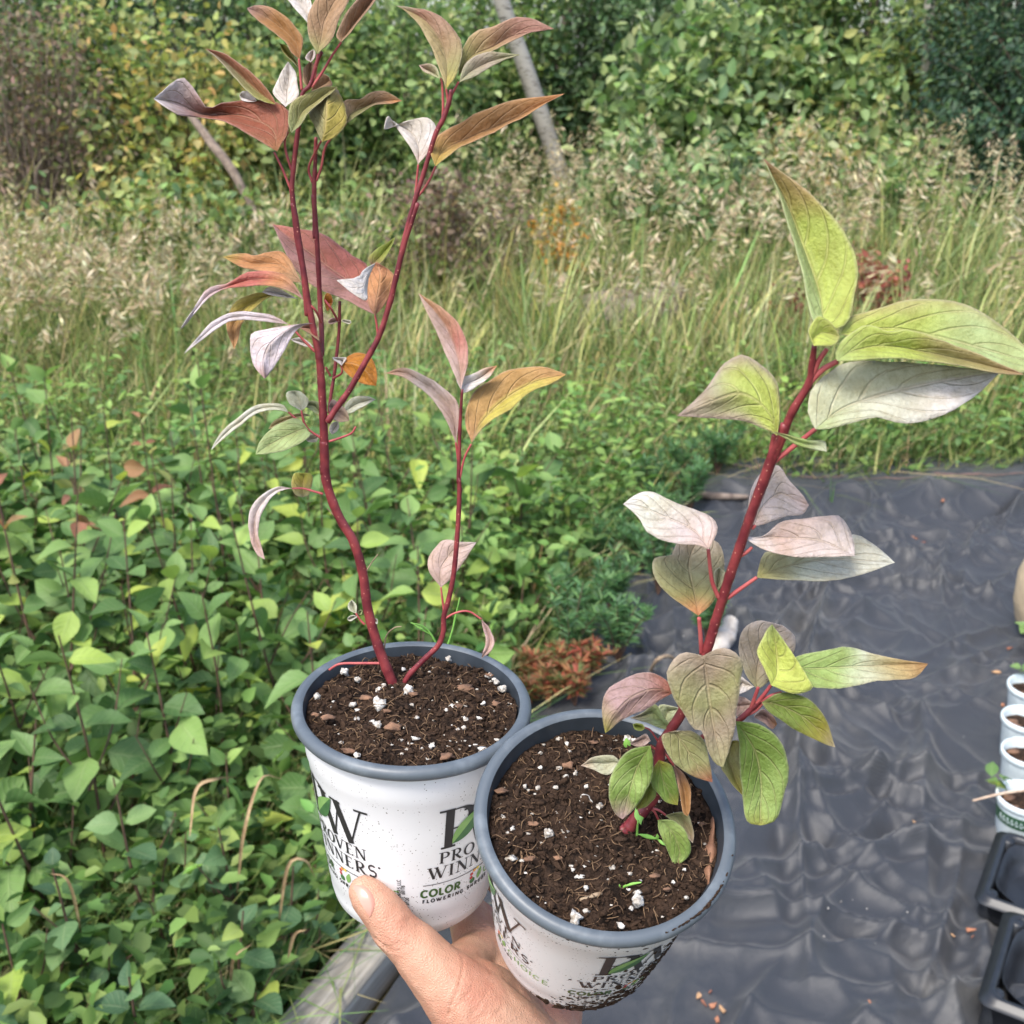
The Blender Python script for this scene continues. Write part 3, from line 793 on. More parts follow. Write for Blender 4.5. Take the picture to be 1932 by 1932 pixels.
# feathery spurge-like plants along the fabric edge
def feathery(p, h, nst, pal, label, group, name='feathery_plant', spread=0.5):
    root = thing(name, label, 'plant', p, group)
    tv, pos, dd, cc = [], [], [], []
    for _ in range(nst):
        a = rng.uniform(0, 6.28); tl = rng.uniform(0.1, spread); L = h * rng.uniform(0.7, 1.1)
        q = np.array(p) + np.array([math.cos(a) * tl * L, math.sin(a) * tl * L, L * (1 - 0.3 * tl)])
        c = catmull([p, (np.array(p) + q) / 2 + np.array([0, 0, 0.03]), q], 8)
        tv.append(tube(c, np.linspace(0.0025, 0.001, 8), 4, cap=False))
        m = 60
        u = rng.uniform(0.3, 1.0, m); i = np.minimum((u * 7).astype(int), 6); f = (u * 7 - i)[:, None]
        s = c[i] * (1 - f) + c[i + 1] * f
        an = rng.uniform(0, 6.28, m)
        pos.append(s); dd.append(np.stack([np.cos(an), np.sin(an), 0.25 + 0.9 * u ** 3], -1)); cc.append(pick(pal, m, 0.12))
    V, Q = join(tv); part('stem', V, Q, M_STEM, root)
    pos = np.vstack(pos); dd = np.vstack(dd); L = rng.uniform(0.024, 0.04, len(pos))
    V, Q = leaf_cloud(pos, dd, rdir(len(pos)) + np.array([0, 0, 1.0]), L, L * 0.085)
    tag(part('foliage', V, Q, M_CLOUD, root, col=np.repeat(np.vstack(cc), 6, 0), smooth=False), kind='stuff')
FG = [(112, 154, 100), (94, 136, 90), (134, 172, 112), (120, 156, 118)]
FO = [(206, 128, 98), (190, 106, 88), (196, 150, 108), (140, 140, 92), (170, 128, 98), (124, 134, 84)]
for px, py in ((1225, 930), (1290, 905), (1350, 890), (1250, 985), (1170, 1000), (1205, 1060), (1150, 1130), (1240, 1110), (1110, 1180), (1165, 1230), (1330, 1210), (1075, 1230), (1130, 1050), (1300, 950)):
    q = G(px, py + 45, 0.0); q[2] = max(q[2], float(fab_h(q[:1], q[1:2])[0]) if q[0] > xb(q[1]) else 0)
    feathery(q, rng.uniform(0.16, 0.27), 10, FG, 'feathery green spurge plant with narrow leaves sprouting at the fabric edge', 'feathery green plants at the fabric edge')
for px, py in ((1010, 1290), (1060, 1300), (1105, 1290), (1035, 1330), (1085, 1330), (985, 1315)):
    q = G(px, py + 25, 0.0); q[2] = max(q[2], float(fab_h(q[:1], q[1:2])[0]) if q[0] > xb(q[1]) else 0)
    feathery(q, 0.11, 6, FO, 'feathery plant turned orange and red, growing between the two held pots', 'feathery orange plants', name='feathery_orange_plant', spread=0.8)
# curled dry blades that stand out pale among the leaves on the lower left
M_STRAW = simple('dry_blade', (184, 160, 122), (146, 118, 86), 0.7, 40)
for i_, pts in enumerate((((560, 2470, .30), (580, 2330, .36), (640, 2300, .37), (700, 2295, .33)), ((700, 2640, .2), (720, 2460, .36), (770, 2300, .44), (830, 2300, .42)), ((820, 2750, .15), (850, 2560, .32), (900, 2540, .33), (930, 2590, .28)), ((240, 2760, .22), (215, 2640, .34), (190, 2590, .38), (150, 2580, .38))  ,
                          ((680, 2920, .10), (690, 2830, .24), (740, 2790, .26)), ((850, 2830, .16), (870, 2760, .24), (905, 2745, .26))  )):
    q = [G(x * K, y * K, z) for x, y, z in pts]
    c = catmull(q, 20); T_ = np.gradient(c, axis=0); sd_ = np.cross(T_, FW); sd_ /= np.linalg.norm(sd_, axis=1)[:, None]
    w_ = (np.sin(np.linspace(0.3, 3.0, 20)) * 0.0028)[:, None]
    V = np.stack([c - sd_ * w_, c + FW * 0.002, c + sd_ * w_], 1).reshape(-1, 3)
    tag(part('dry_blade', V, grid_quads(20, 3), M_STRAW), 'curled straw-coloured dry grass blade arching over the round leaved plants', 'grass blade', 'curled dry blades among the leaves')

# ================================================================== THE TWO HELD POTS
class Frame:
    """converts positions measured on an enlarged crop of the photograph"""
    def __init__(s, ox, oy, w): s.ox, s.oy, s.s = ox, oy, w / 1932.0
    def __call__(s, x, y): return (s.ox + x * s.s) * K, (s.oy + y * s.s) * K
FA, FB, FC = Frame(400, 0, 800), Frame(1000, 0, 800), Frame(450, 600, 800)
FD, FE, FG_ = Frame(650, 1300, 1050), Frame(1950, 450, 1074), Frame(1300, 700, 1000)
FH, FI, FJ = Frame(1750, 1300, 900), Frame(1600, 1850, 900), Frame(1350, 2000, 900)
FF, FT = Frame(0, 0, 3024), Frame(900, 2350, 800)

class Pot:
    def __init__(s, x, y, d, tx, ty, R):
        s.c = P(x, y, d); s.k = R / 0.054
        a = np.array([math.sin(tx), math.sin(ty), 1.0]); s.a = a / np.linalg.norm(a)
        v = CAM - s.c; v = v - s.a * (v @ s.a); s.ec = v / np.linalg.norm(v)
        s.er = np.cross(s.ec, s.a); s.er *= np.sign(s.er @ RT)
    def at(s, th, r, h):
        th, r, h = np.broadcast_arrays(np.asarray(th, float), np.asarray(r, float), np.asarray(h, float))
        return s.c + s.k * (h[..., None] * s.a + r[..., None] * (np.cos(th)[..., None] * s.ec + np.sin(th)[..., None] * s.er))
    def hit(s, x, y, h):
        r = FW + RT * (x - CX) / F + UP * (CX - y) / F
        o = s.c + s.a * h * s.k
        return CAM + r * (((o - CAM) @ s.a) / (r @ s.a))
    def local(s, q):
        v = (np.asarray(q) - s.c) / s.k
        return v @ s.er, v @ s.ec, v @ s.a
    def revolve(s, prof, n=96):
        prof = np.array(prof); th = np.arange(n) / n * 2 * np.pi
        V = s.at(th[None, :], prof[:, :1], prof[:, 1:2]).reshape(-1, 3)
        i, j = np.meshgrid(np.arange(len(prof) - 1), np.arange(n), indexing='ij'); i, j = i.ravel(), j.ravel(); k = (j + 1) % n
        return V, np.stack([i * n + j, (i + 1) * n + j, (i + 1) * n + k, i * n + k], -1)

WALL = [(0.0486, -0.0038), (0.0489, -0.012), (0.0484, -0.0205), (0.0476, -0.0225), (0.0455, -0.040), (0.0432, -0.060), (0.0409, -0.080), (0.0398, -0.0895), (0.0394, -0.0905), (0.0390, -0.096), (0.0378, -0.1015), (0.0355, -0.1045), (0.030, -0.105), (0.0, -0.104)]
INNER = [(0.0440, -0.034), (0.0462, -0.014), (0.0468, -0.0125), (0.0480, -0.0040), (0.0487, -0.0007)]
LIP = [(0.0487, -0.0006), (0.0500, 0.0004), (0.0520, 0.0002), (0.0534, -0.0008), (0.0540, -0.0022), (0.0539, -0.0038), (0.0532, -0.0050), (0.0512, -0.0054), (0.0492, -0.0050), (0.0484, -0.0036)]
_wr = np.array(WALL)
def wall_r(h): return np.interp(-np.asarray(h), -_wr[:, 1], _wr[:, 0])

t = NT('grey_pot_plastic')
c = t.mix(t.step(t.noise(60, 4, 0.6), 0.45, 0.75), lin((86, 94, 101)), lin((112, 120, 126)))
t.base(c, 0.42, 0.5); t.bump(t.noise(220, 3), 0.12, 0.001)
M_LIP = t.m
M_INNER_SHADED = simple('grey_pot_inside_shaded', (48, 54, 60), (62, 69, 76), 0.4, 60)  # same grey plastic as the lip, with the inside shade painted in darker
def wall_mat(name, dirt, heavy):
    t = NT(name)
    c = t.mix(t.noise(35, 4), lin((236, 236, 238)), lin((224, 224, 224)))
    sp = t.math('LESS_THAN', t.voro(620), 0.17)
    msk = t.step(t.noise(60, 4, 0.6), 0.48 - dirt, 0.62 - dirt)
    c = t.mix(t.math('MULTIPLY', t.math('MULTIPLY', sp, msk), 0.85), c, lin((86, 70, 56)))
    sp2 = t.step(t.noise(420, 5, 0.7), 0.665 - heavy, 0.70 - heavy)
    c = t.mix(t.math('MULTIPLY', sp2, t.step(t.noise(34, 3), 0.45, 0.62)), c, lin((70, 54, 42)))
    t.base(c, 0.38, 0.5)
    return t.m
M_WALL1 = wall_mat('white_printed_plastic', 0.02, 0.0)
M_WALL2 = wall_mat('white_printed_plastic_soiled', 0.05, 0.04)
M_INK = simple('black_print', (46, 46, 48), None, 0.4)
M_INKG = simple('dark_green_print', (62, 92, 44), None, 0.4)
M_LG = simple('light_green_print', (140, 178, 104), (116, 160, 88), 0.4, 150)
M_DG = simple('deep_green_print', (62, 104, 62), (78, 120, 74), 0.4, 150)
M_RED = simple('red_print', (196, 62, 62), None, 0.4)
M_ORA = simple('orange_print', (226, 150, 62), None, 0.4)
M_YEL = simple('yellow_print', (232, 206, 90), None, 0.4)

# ---- lettering: strokes on a unit cap height; 'n' strokes stay thin
def circ_pts(cx, cy, rx, ry, a0, a1, n=16):
    a = np.radians(np.linspace(a0, a1, n)); return [(cx + rx * math.cos(q), cy + ry * math.sin(q)) for q in a]
_P = [([(0.22, 0), (0.22, 1)], ''), ([(0.22, 0.97)] + circ_pts(0.42, 0.725, 0.26, 0.245, 90, -90) + [(0.22, 0.48)], '')]
GLY = {
 'P': (_P, [(0.22, 0), (0.16, 1)], 0.74),
 'R': (_P + [([(0.40, 0.48), (0.58, 0.22), (0.76, 0.02)], 'k')], [(0.22, 0), (0.16, 1), (0.80, 0)], 0.88),
 'O': ([(circ_pts(0.44, 0.5, 0.36, 0.47, 0, 360, 30), '')], [], 0.88),
 'V': ([([(0.10, 1), (0.42, 0)], 'k'), ([(0.76, 1), (0.42, 0)], 'n')], [(0.10, 1), (0.76, 1)], 0.86),
 'W': ([([(0.08, 1), (0.38, 0)], 'k'), ([(0.38, 0), (0.60, 0.95)], 'n'), ([(0.52, 1), (0.84, 0)], 'k'), ([(0.84, 0), (1.14, 1)], 'n')], [(0.08, 1), (0.50, 1), (1.14, 1)], 1.22),
 'E': ([([(0.2, 0), (0.2, 1)], ''), ([(0.2, 0.97), (0.60, 0.97)], ''), ([(0.60, 0.98), (0.60, 0.82)], 'n'), ([(0.2, 0.52), (0.52, 0.52)], ''), ([(0.2, 0.03), (0.64, 0.03)], ''), ([(0.64, 0.02), (0.64, 0.18)], 'n')], [(0.14, 0), (0.14, 1)], 0.72),
 'N': ([([(0.16, 0), (0.16, 1)], 'n'), ([(0.16, 1), (0.76, 0)], 'k'), ([(0.76, 0), (0.76, 1)], 'n')], [(0.16, 0), (0.10, 1), (0.76, 1)], 0.92),
 'I': ([([(0.2, 0), (0.2, 1)], '')], [(0.2, 0), (0.2, 1)], 0.42),
 'S': ([(circ_pts(0.33, 0.735, 0.22, 0.235, 35, 250, 14) + circ_pts(0.33, 0.265, 0.24, 0.25, 75, -145, 14), 'k')], [], 0.64),
 'C': ([(circ_pts(0.44, 0.5, 0.36, 0.47, 45, 315, 24), '')], [], 0.80),
 'G': ([(circ_pts(0.44, 0.5, 0.36, 0.47, 45, 345, 24), ''), ([(0.52, 0.45), (0.80, 0.45)], '')], [], 0.88),
 'L': ([([(0.2, 0), (0.2, 1)], ''), ([(0.2, 0.04), (0.6, 0.04)], '')], [], 0.66),
 'F': ([([(0.2, 0), (0.2, 1)], ''), ([(0.2, 0.96), (0.58, 0.96)], ''), ([(0.2, 0.52), (0.5, 0.52)], '')], [], 0.64),
 'H': ([([(0.2, 0), (0.2, 1)], ''), ([(0.7, 0), (0.7, 1)], ''), ([(0.2, 0.5), (0.7, 0.5)], '')], [], 0.9),
 'U': ([([(0.18, 1), (0.18, 0.35)] + circ_pts(0.42, 0.3, 0.24, 0.27, 190, 350, 8) + [(0.66, 0.35), (0.66, 1)], '')], [], 0.84),
 'B': (_P + [(circ_pts(0.42, 0.26, 0.28, 0.25, 90, -90) + [(0.22, 0.02)], '')], [], 0.78),
 'A': ([([(0.05, 0), (0.38, 1)], 'n'), ([(0.38, 1), (0.72, 0)], 'k'), ([(0.18, 0.33), (0.58, 0.33)], 'n')], [], 0.78),
 'Y': ([([(0.05, 1), (0.36, 0.5), (0.36, 0)], ''), ([(0.68, 1), (0.36, 0.5)], 'n')], [], 0.74),
 'M': ([([(0.15, 0), (0.15, 1)], ''), ([(0.15, 1), (0.5, 0.2)], 'k'), ([(0.5, 0.2), (0.85, 1)], 'n'), ([(0.85, 1), (0.85, 0)], '')], [], 1.0),
 'T': ([([(0.35, 0), (0.35, 1)], ''), ([(0.03, 0.96), (0.67, 0.96)], '')], [], 0.7),
 '0': ([(circ_pts(0.34, 0.5, 0.26, 0.46, 0, 360, 16), '')], [], 0.68),
 '1': ([([(0.3, 0), (0.3, 1), (0.12, 0.8)], '')], [], 0.5),
 '3': ([(circ_pts(0.3, 0.73, 0.22, 0.24, 140, -80, 10) + circ_pts(0.3, 0.26, 0.26, 0.25, 80, -140, 10), '')], [], 0.62),
 '4': ([([(0.5, 0), (0.5, 1), (0.06, 0.3), (0.66, 0.3)], '')], [], 0.7),
 '5': ([([(0.56, 0.96), (0.16, 0.96), (0.14, 0.55)] + circ_pts(0.3, 0.3, 0.27, 0.28, 110, -140, 10), '')], [], 0.64),
 '6': ([([(0.52, 0.96), (0.2, 0.62)] + circ_pts(0.34, 0.28, 0.25, 0.27, 170, -190, 14), '')], [], 0.66),
 '7': ([([(0.06, 0.95), (0.58, 0.95), (0.24, 0)], '')], [], 0.62),
 '8': ([(circ_pts(0.33, 0.74, 0.2, 0.22, -90, 270, 12), ''), (circ_pts(0.33, 0.26, 0.26, 0.25, 90, 450, 14), '')], [], 0.66),
 '9': ([([(0.14, 0.05), (0.5, 0.45)] + circ_pts(0.34, 0.72, 0.25, 0.26, -10, 350, 14), '')], [], 0.66),
 '-': ([([(0.1, 0.45), (0.4, 0.45)], '')], [], 0.5), '/': ([([(0.05, -0.05), (0.4, 1.05)], 'n')], [], 0.45), ' ': ([], [], 0.42), '.': ([([(0.12, 0.0), (0.12, 0.12)], '')], [], 0.3),
}
def ribbon(pts, w):
    pts = np.asarray(pts, float)
    T = np.gradient(pts, axis=0); T /= np.linalg.norm(T, axis=1)[:, None] + 1e-9
    N = np.stack([-T[:, 1], T[:, 0]], -1)
    w = np.broadcast_to(np.asarray(w), (len(pts),))[:, None] * 0.5
    return np.stack([pts - N * w, pts + N * w], 1).reshape(-1, 2), grid_quads(len(pts), 2), T
def text_strokes(s, size, serif=True, thick=0.165, thin=0.055, track=0.05):
    """flat ribbons for a line of text starting at x=0; returns list of (pts2d, quads), width"""
    out, x = [], 0.0
    for ch in s:
        st, sf, wd = GLY[ch]
        for pts, f in st:
            p = catmull(pts, 26) if len(pts) > 8 else np.vstack([np.linspace(a, b, 6)[(1 if i else 0):] for i, (a, b) in enumerate(zip(np.array(pts)[:-1], np.array(pts)[1:]))])
            _, _, T = ribbon(p, 0.1)
            if not serif: w = np.full(len(p), thick)
            elif f == 'n': w = np.full(len(p), thin)
            elif f == 'k': w = thin + (thick - thin) * np.clip(np.abs(T[:, 1]) * 1.15, 0, 1) if len(pts) < 8 else thin + (thick - thin) * (0.35 + 0.65 * np.clip(1.2 - np.abs(T[:, 1]), 0, 1))
            else: w = thin + (thick - thin) * np.abs(T[:, 1]) ** 1.5
            v, q, _ = ribbon(p, w); out.append(((v + [x, 0]) * size, q))
        if serif:
            for (sx_, sy_) in sf:
                v, q, _ = ribbon(np.linspace((sx_ - 0.15, sy_ + (0.02 if sy_ == 0 else -0.02)), (sx_ + 0.15, sy_ + (0.02 if sy_ == 0 else -0.02)), 4), 0.05)
                out.append(((v + [x, 0]) * size, q))
        x += wd + track
    return out, (x - track) * size
def print_on(pot, parent, strokes, th0, h0, mat, name='lettering', rot=False, lift=0.00025):
    Vs = []
    for i, (v, q) in enumerate(strokes):
        u, y = (v[:, 0], v[:, 1]) if not rot else (-v[:, 1], v[:, 0])
        h = h0 + y; r = wall_r(h)
        Vs.append((pot.at(th0 + u / wall_r(h0), r + lift + 0.000012 * (i % 12), h), q))
    V, Q = join(Vs)
    return part(name, V, Q, mat, parent, smooth=False)
def lens(p0, p1, w, half, n=12):
    p0, p1 = np.array(p0), np.array(p1); t_ = np.linspace(0, 1, n)[:, None]; c = p0 + (p1 - p0) * t_
    d = (p1 - p0) / np.linalg.norm(p1 - p0); nn = np.array([-d[1], d[0]])
    bow = np.sin(np.pi * t_ ** 0.8) * w
    return np.stack([c, c + nn * bow * half], 1).reshape(-1, 2), grid_quads(n, 2)
def disc(cx, cy, r, n=14):
    a = np.linspace(0, 2 * np.pi, n); rim = np.stack([cx + r * np.cos(a), cy + r * np.sin(a)], -1)
    return np.stack([np.repeat([[cx, cy]], n, 0), rim], 1).reshape(-1, 2), grid_quads(n, 2)

def logo(pot, parent, th):
    P_, wP = text_strokes('P', 0.0225, True, 0.17, 0.035)
    W_, wW = text_strokes('W', 0.0215, True, 0.16, 0.04)
    tot = wP + wW - 0.004
    P_ = [(v - [tot / 2, 0], q) for v, q in P_]
    W_ = [(v + [-tot / 2 + wP - 0.004, -0.0012], q) for v, q in W_]
    print_on(pot, parent, P_ + W_, th, -0.0490, M_INK)
    lx = -tot / 2 + wP - 0.004
    print_on(pot, parent, [lens((lx - 0.006, 0.001), (lx + 0.0085, 0.0185), 0.0042, 1)], th, -0.0480, M_LG, 'leaf_emblem', lift=0.0005)
    print_on(pot, parent, [lens((lx - 0.006, 0.001), (lx + 0.0085, 0.0185), 0.0046, -1)], th, -0.0480, M_DG, 'leaf_emblem', lift=0.0005)
    for s, hh, sz in (('PROVEN', -0.0577, 0.0066), ('WINNERS', -0.0664, 0.0070)):
        st, wd = text_strokes(s, sz, True, 0.17, 0.06, 0.10)
        print_on(pot, parent, [(v - [wd / 2, 0], q) for v, q in st] + ([(disc(wd / 2 + 0.0012, sz * 0.92, 0.0006))] if s[0] == 'W' else []), th, hh, M_INK)
    print_on(pot, parent, [ribbon(np.linspace((-0.024, 0), (0.024, 0), 26), 0.0004)[:2]], th, -0.0698, M_INK, 'rule_line')
    st, wd = text_strokes('COLOR', 0.0044, False, 0.24, 0.24, 0.06)
    print_on(pot, parent, [(v + [-0.0245, 0], q) for v, q in st], th, -0.0772, M_INKG)
    st, wd2 = text_strokes('CHOICE', 0.0046, False, 0.12, 0.12, 0.08)
    print_on(pot, parent, [(v + [0.0085, 0], q) for v, q in st], th, -0.0772, M_LG)
    st, _ = text_strokes('FLOWERING SHRUBS', 0.0021, False, 0.26, 0.26, 0.28)
    print_on(pot, parent, [(v + [-0.0235, 0], q) for v, q in st], th, -0.0808, M_INK)
    cx, cy = 0.0034, 0.0036
    for i, m in enumerate((M_RED, M_RED, M_ORA, M_YEL)):
        a = math.radians(195 - i * 38)
        print_on(pot, parent, [disc(cx + 0.0032 * math.cos(a), cy + 0.0032 * math.sin(a), 0.0009)], th, -0.0772, m, 'flower_emblem')
    print_on(pot, parent, [disc(cx - 0.0022, cy - 0.0030, 0.0016)], th, -0.0772, M_DG, 'flower_emblem')
    print_on(pot, parent, [lens((cx + 0.0012, cy - 0.004), (cx + 0.0030, cy + 0.0026), 0.0014, 1), lens((cx + 0.0012, cy - 0.004), (cx + 0.0030, cy + 0.0026), 0.0014, -1)], th, -0.0772, M_LG, 'flower_emblem')

# ---- potting mix
t = NT('potting_mix')
f1 = t.noise(260, 8, 0.7)
c = t.mix(t.step(f1, 0.35, 0.62), lin((24, 19, 16)), lin((74, 58, 47)))
c = t.mix(t.math('MULTIPLY', t.step(t.noise(70, 4), 0.5, 0.7), 0.5), c, lin((92, 70, 54)))
c = t.mix(t.math('MULTIPLY', t.step(t.noise(45, 3), 0.48, 0.66), 0.65), c, lin((22, 18, 16)))
c = t.mix(t.math('LESS_THAN', t.voro(300), 0.055), c, lin((206, 198, 184)))
t.base(c, 0.95, 0.12); t.bump(f1, 1.0, 0.004)
M_SOIL = t.m
t = NT('soil_crumb'); t.base(t.mix(t.noise(300, 5, 0.7), lin((20, 16, 14)), lin((82, 64, 51))), 0.95, 0.1); t.bump(t.noise(900, 3), 0.8, 0.001); M_CRUMB = t.m
M_FIBRE = simple('peat_fibre', (132, 106, 78), (92, 70, 52), 0.85, 300)
M_PERL = simple('perlite', (222, 218, 210), (150, 140, 126), 0.9, 420, 0.6, 700)
M_CHIP = simple('bark_chip', (140, 106, 82), (92, 70, 56), 0.85, 160, 0.6, 300)

def make_pot(pot, label, wall_m, seed, soil_h, big, brown, extra_small=24):
    root = thing('plant_pot', label, 'plant pot', pot.at(0, 0, -0.105))
    root['group'] = 'two plant pots held in one hand'
    V, Q = pot.revolve(WALL); part('wall', V, Q, wall_m, root)
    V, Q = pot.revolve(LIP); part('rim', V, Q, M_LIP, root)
    V, Q = pot.revolve(INNER); part('inner_wall', V, Q, M_INNER_SHADED, root)
    # soil surface
    nr, na = 46, 120
    rr = np.linspace(0.0003, 0.0474, nr); aa = np.arange(na) / na * 2 * np.pi
    Rg, Ag = np.meshgrid(rr, aa, indexing='ij')
    loc = xyz((Rg * np.cos(Ag)).ravel(), (Rg * np.sin(Ag)).ravel(), np.full(Rg.size, seed * 0.37))
    def soil_off(q):
        rr_ = np.hypot(q[:, 0], q[:, 1])
        return soil_h + 0.0042 * noise(q, 75, 3, seed) + 0.0022 * np.abs(noise(q, 300, 3, seed + 2)) + 0.0018 * (1 - (rr_ / 0.0474) ** 2)
    hh = soil_off(loc)
    V = pot.at(Ag.ravel(), Rg.ravel(), hh)
    i, j = np.meshgrid(np.arange(nr - 1), np.arange(na), indexing='ij'); i, j = i.ravel(), j.ravel(); k = (j + 1) % na
    soil = part('soil', V, np.stack([i * na + j, (i + 1) * na + j, (i + 1) * na + k, i * na + k], -1), M_SOIL, root)
    def on_soil(r, a, dz=0.0):
        q = xyz(np.atleast_1d(r * np.cos(a)), np.atleast_1d(r * np.sin(a)), np.full(np.size(r), seed * 0.37))
        return pot.at(a, r, soil_off(q) + dz)
    cr = []
    base_l = [lump(4, 6, 1.1, s_, (1.2, 0.8, 0.6)) for s_ in range(8)]
    for _ in range(2600):
        r = 0.0466 * math.sqrt(rng.random()); a = rng.uniform(0, 6.28)
        p = on_soil(np.array([r]), np.array([a]), rng.uniform(-0.0004, 0.0006))[0]
        v, q = base_l[rng.integers(8)]
        s = rng.gamma(2.2, 0.00026) + 0.0002
        M3 = np.array(Matrix.Rotation(rng.uniform(0, 6.28), 3, rdir(1)[0].tolist()))
        cr.append(((v * s * rng.uniform(0.6, 1.4, 3)) @ M3.T + p, q))
    V, Q = join(cr); tag(part('soil_crumbs', V, Q, M_CRUMB, root), kind='stuff')
    fb = []
    for _ in range(420):
        r = 0.0455 * math.sqrt(rng.random()); a = rng.uniform(0, 6.28)
        p = on_soil(np.array([r]), np.array([a]), 0.0006)[0]
        d = rdir(1)[0]; d -= pot.a * (d @ pot.a) * 0.8; L = rng.gamma(2.5, 0.0014) + 0.0012
        b_ = rdir(1)[0] * L * 0.3
        fb.append(tube([p - d * L * 0.5, p + b_ + pot.a * 0.0006, p + d * L * 0.5], [0.00014, 0.0002, 0.0001], 4, 6, cap=False))
    V, Q = join(fb); tag(part('peat_fibres', V, Q, M_FIBRE, root), kind='stuff')
    def granule(q, s, mat, name, sd_, st=(1, 1, 0.8)):
        v, f = lump(8, 12, 0.95, sd_ * 1.7, st); v += 0.10 * noise(v, 5, 1, sd_)[:, None]
        part(name, v * s + q, f, mat, soil)
    for i_, (x, y, rpx) in enumerate(big):
        q = pot.hit(x, y, soil_h + 0.0030)
        lx_, ly_, lz_ = pot.local(q); rr_ = math.hypot(lx_, ly_)
        if rr_ > 0.044: q = q + pot.k * (pot.er * lx_ + pot.ec * ly_) * (0.044 / rr_ - 1)
        s = rpx * 0.48 / F
        granule(q, s, M_PERL, 'perlite', i_ + seed * 50)
    for i_, (x, y, rpx) in enumerate(brown):
        q = pot.hit(x, y, soil_h + 0.0038); granule(q, rpx * 0.48 / F, M_CHIP, 'bark_chip', i_ + 7 + seed * 90, (1.3, 0.7, 0.5))
    gr = []
    for _ in range(extra_small * 3):
        r = 0.0455 * math.sqrt(rng.random()); a = rng.uniform(0, 6.28)
        p = on_soil(np.array([r]), np.array([a]), 0.0004)[0]; v, q = base_l[rng.integers(8)]
        gr.append((v * (rng.gamma(2, 0.00022) + 0.00025) + p, q))
    V, Q = join(gr); tag(part('perlite_grains', V, Q, M_PERL, root), kind='stuff')
    return root, soil, on_soil

POT1 = Pot(777.8, 1320.0, 0.5014, 0.035, -0.022, 0.054)
POT2 = Pot(1143.0, 1538.5, 0.443, 0.087, -0.420, 0.0527)
def fr(f, L): return [(*f(x, y), r * f.s * K) for x, y, r in L]
big1 = fr(FD, [(1020, 1365, 32), (870, 1440, 44), (650, 1245, 24), (750, 1300, 22), (862, 1358, 20), (500, 1392, 18), (720, 1435, 16), (855, 1545, 22), (745, 1715, 18), (1150, 1660, 18), (1335, 1515, 15), (1495, 1265, 20), (1230, 1465, 14), (1070, 1510, 12), (1430, 1430, 14), (1325, 1565, 14), (890, 1335, 15), (995, 1245, 13), (1255, 1165, 20), (1000, 1560, 10), (880, 1255, 12), (1130, 1300, 13), (640, 1250, 16), (1560, 1345, 24), (1550, 1300, 18), (1572, 1275, 14)])
brn1 = fr(FD, [(580, 1510, 30), (1465, 1275, 16), (1340, 1345, 34), (790, 1400, 26), (1290, 1445, 22), (900, 1470, 18), (520, 1490, 18), (940, 1560, 40), (1500, 1430, 22), (700, 1690, 28), (1230, 1720, 34), (1050, 1380, 20)])
big2 = fr(FJ, [(810, 780, 33), (900, 815, 22), (575, 985, 29), (295, 890, 17), (1145, 1410, 38), (750, 1525, 35), (1040, 1575, 20), (835, 1165, 15), (817, 1335, 13), (710, 470, 15), (750, 610, 15), (645, 575, 14), (850, 860, 12), (690, 635, 18), (1085, 375, 24), (1130, 372, 18), (515, 700, 14), (430, 690, 14), (1465, 1410, 14), (1440, 1220, 10), (735, 1220, 12), (350, 960, 14), (820, 690, 15), (700, 420, 16), (530, 480, 12), (970, 460, 16), (620, 350, 15), (1100, 1465, 12), (1370, 1300, 10)])
brn2 = fr(FJ, [(455, 1150, 24), (700, 555, 34), (1335, 1340, 20), (1550, 930, 20), (635, 1145, 20), (480, 930, 26), (280, 720, 26), (860, 410, 22), (1260, 1260, 22)])
pot1, soil1, on1 = make_pot(POT1, 'upright white printed pot with grey rim, gripped by the thumb', M_WALL1, 1, -0.0062, big1, brn1)
pot2, soil2, on2 = make_pot(POT2, 'tilted white printed pot with grey rim and mud-smeared side', M_WALL2, 2, -0.0092, big2, brn2)
for pot_, root_ in ((POT1, pot1), (POT2, pot2)):
    for th in (-51, 39, 129, 219):
        logo(pot_, root_, math.radians(th))
for i_, s_ in enumerate(('PROVEN WINNERS LLC', 'SYCAMORE IL 60178', '815-895-8130')):
    st, wd = text_strokes(s_, 0.0015, False, 0.2, 0.2, 0.16)
    print_on(POT1, pot1, st, math.radians(-7) + i_ * 0.042, -0.0900, M_INK, rot=True)
# mud stuck on the tilted pot: crumbs on its right side, foot and lip
cr = []
base_l = [lump(4, 6, 1.0, s_ + 20, (1.3, 0.8, 0.6)) for s_ in range(8)]
def stick(n, th_f, h_f, smul):
    for _ in range(n):
        th, h = th_f(), h_f()
        if not -0.1045 < h < 0.001: continue
        v, q = base_l[rng.integers(8)]
        s = (rng.gamma(1.6, 0.00026) + 0.00015) * smul
        r = wall_r(h) if h < -0.008 else 0.0525
        p = POT2.at(th, r + s * 0.1, h)
        w_ = v * s * rng.uniform(0.7, 1.7, 3); nn = POT2.at(th, 1.0, 0.0) - POT2.at(th, 0.0, 0.0); nn /= np.linalg.norm(nn)
        cr.append((w_ - np.outer(w_ @ nn, nn) * 0.6 + p, q))
def mud(th0, sth, h0, sh): return (lambda: rng.normal(math.radians(th0), math.radians(sth))), (lambda: rng.normal(h0, sh))
stick(300, *mud(80, 16, -0.045, 0.022), 0.95)
stick(420, *mud(62, 16, -0.070, 0.014), 0.85)
stick(330, *mud(36, 20, -0.094, 0.007), 1.0)
stick(140, *mud(12, 10, -0.101, 0.003), 1.2)
stick(260, *mud(46, 20, -0.075, 0.016), 0.45)
stick(160, *mud(58, 9, -0.0005, 0.0005), 0.9)
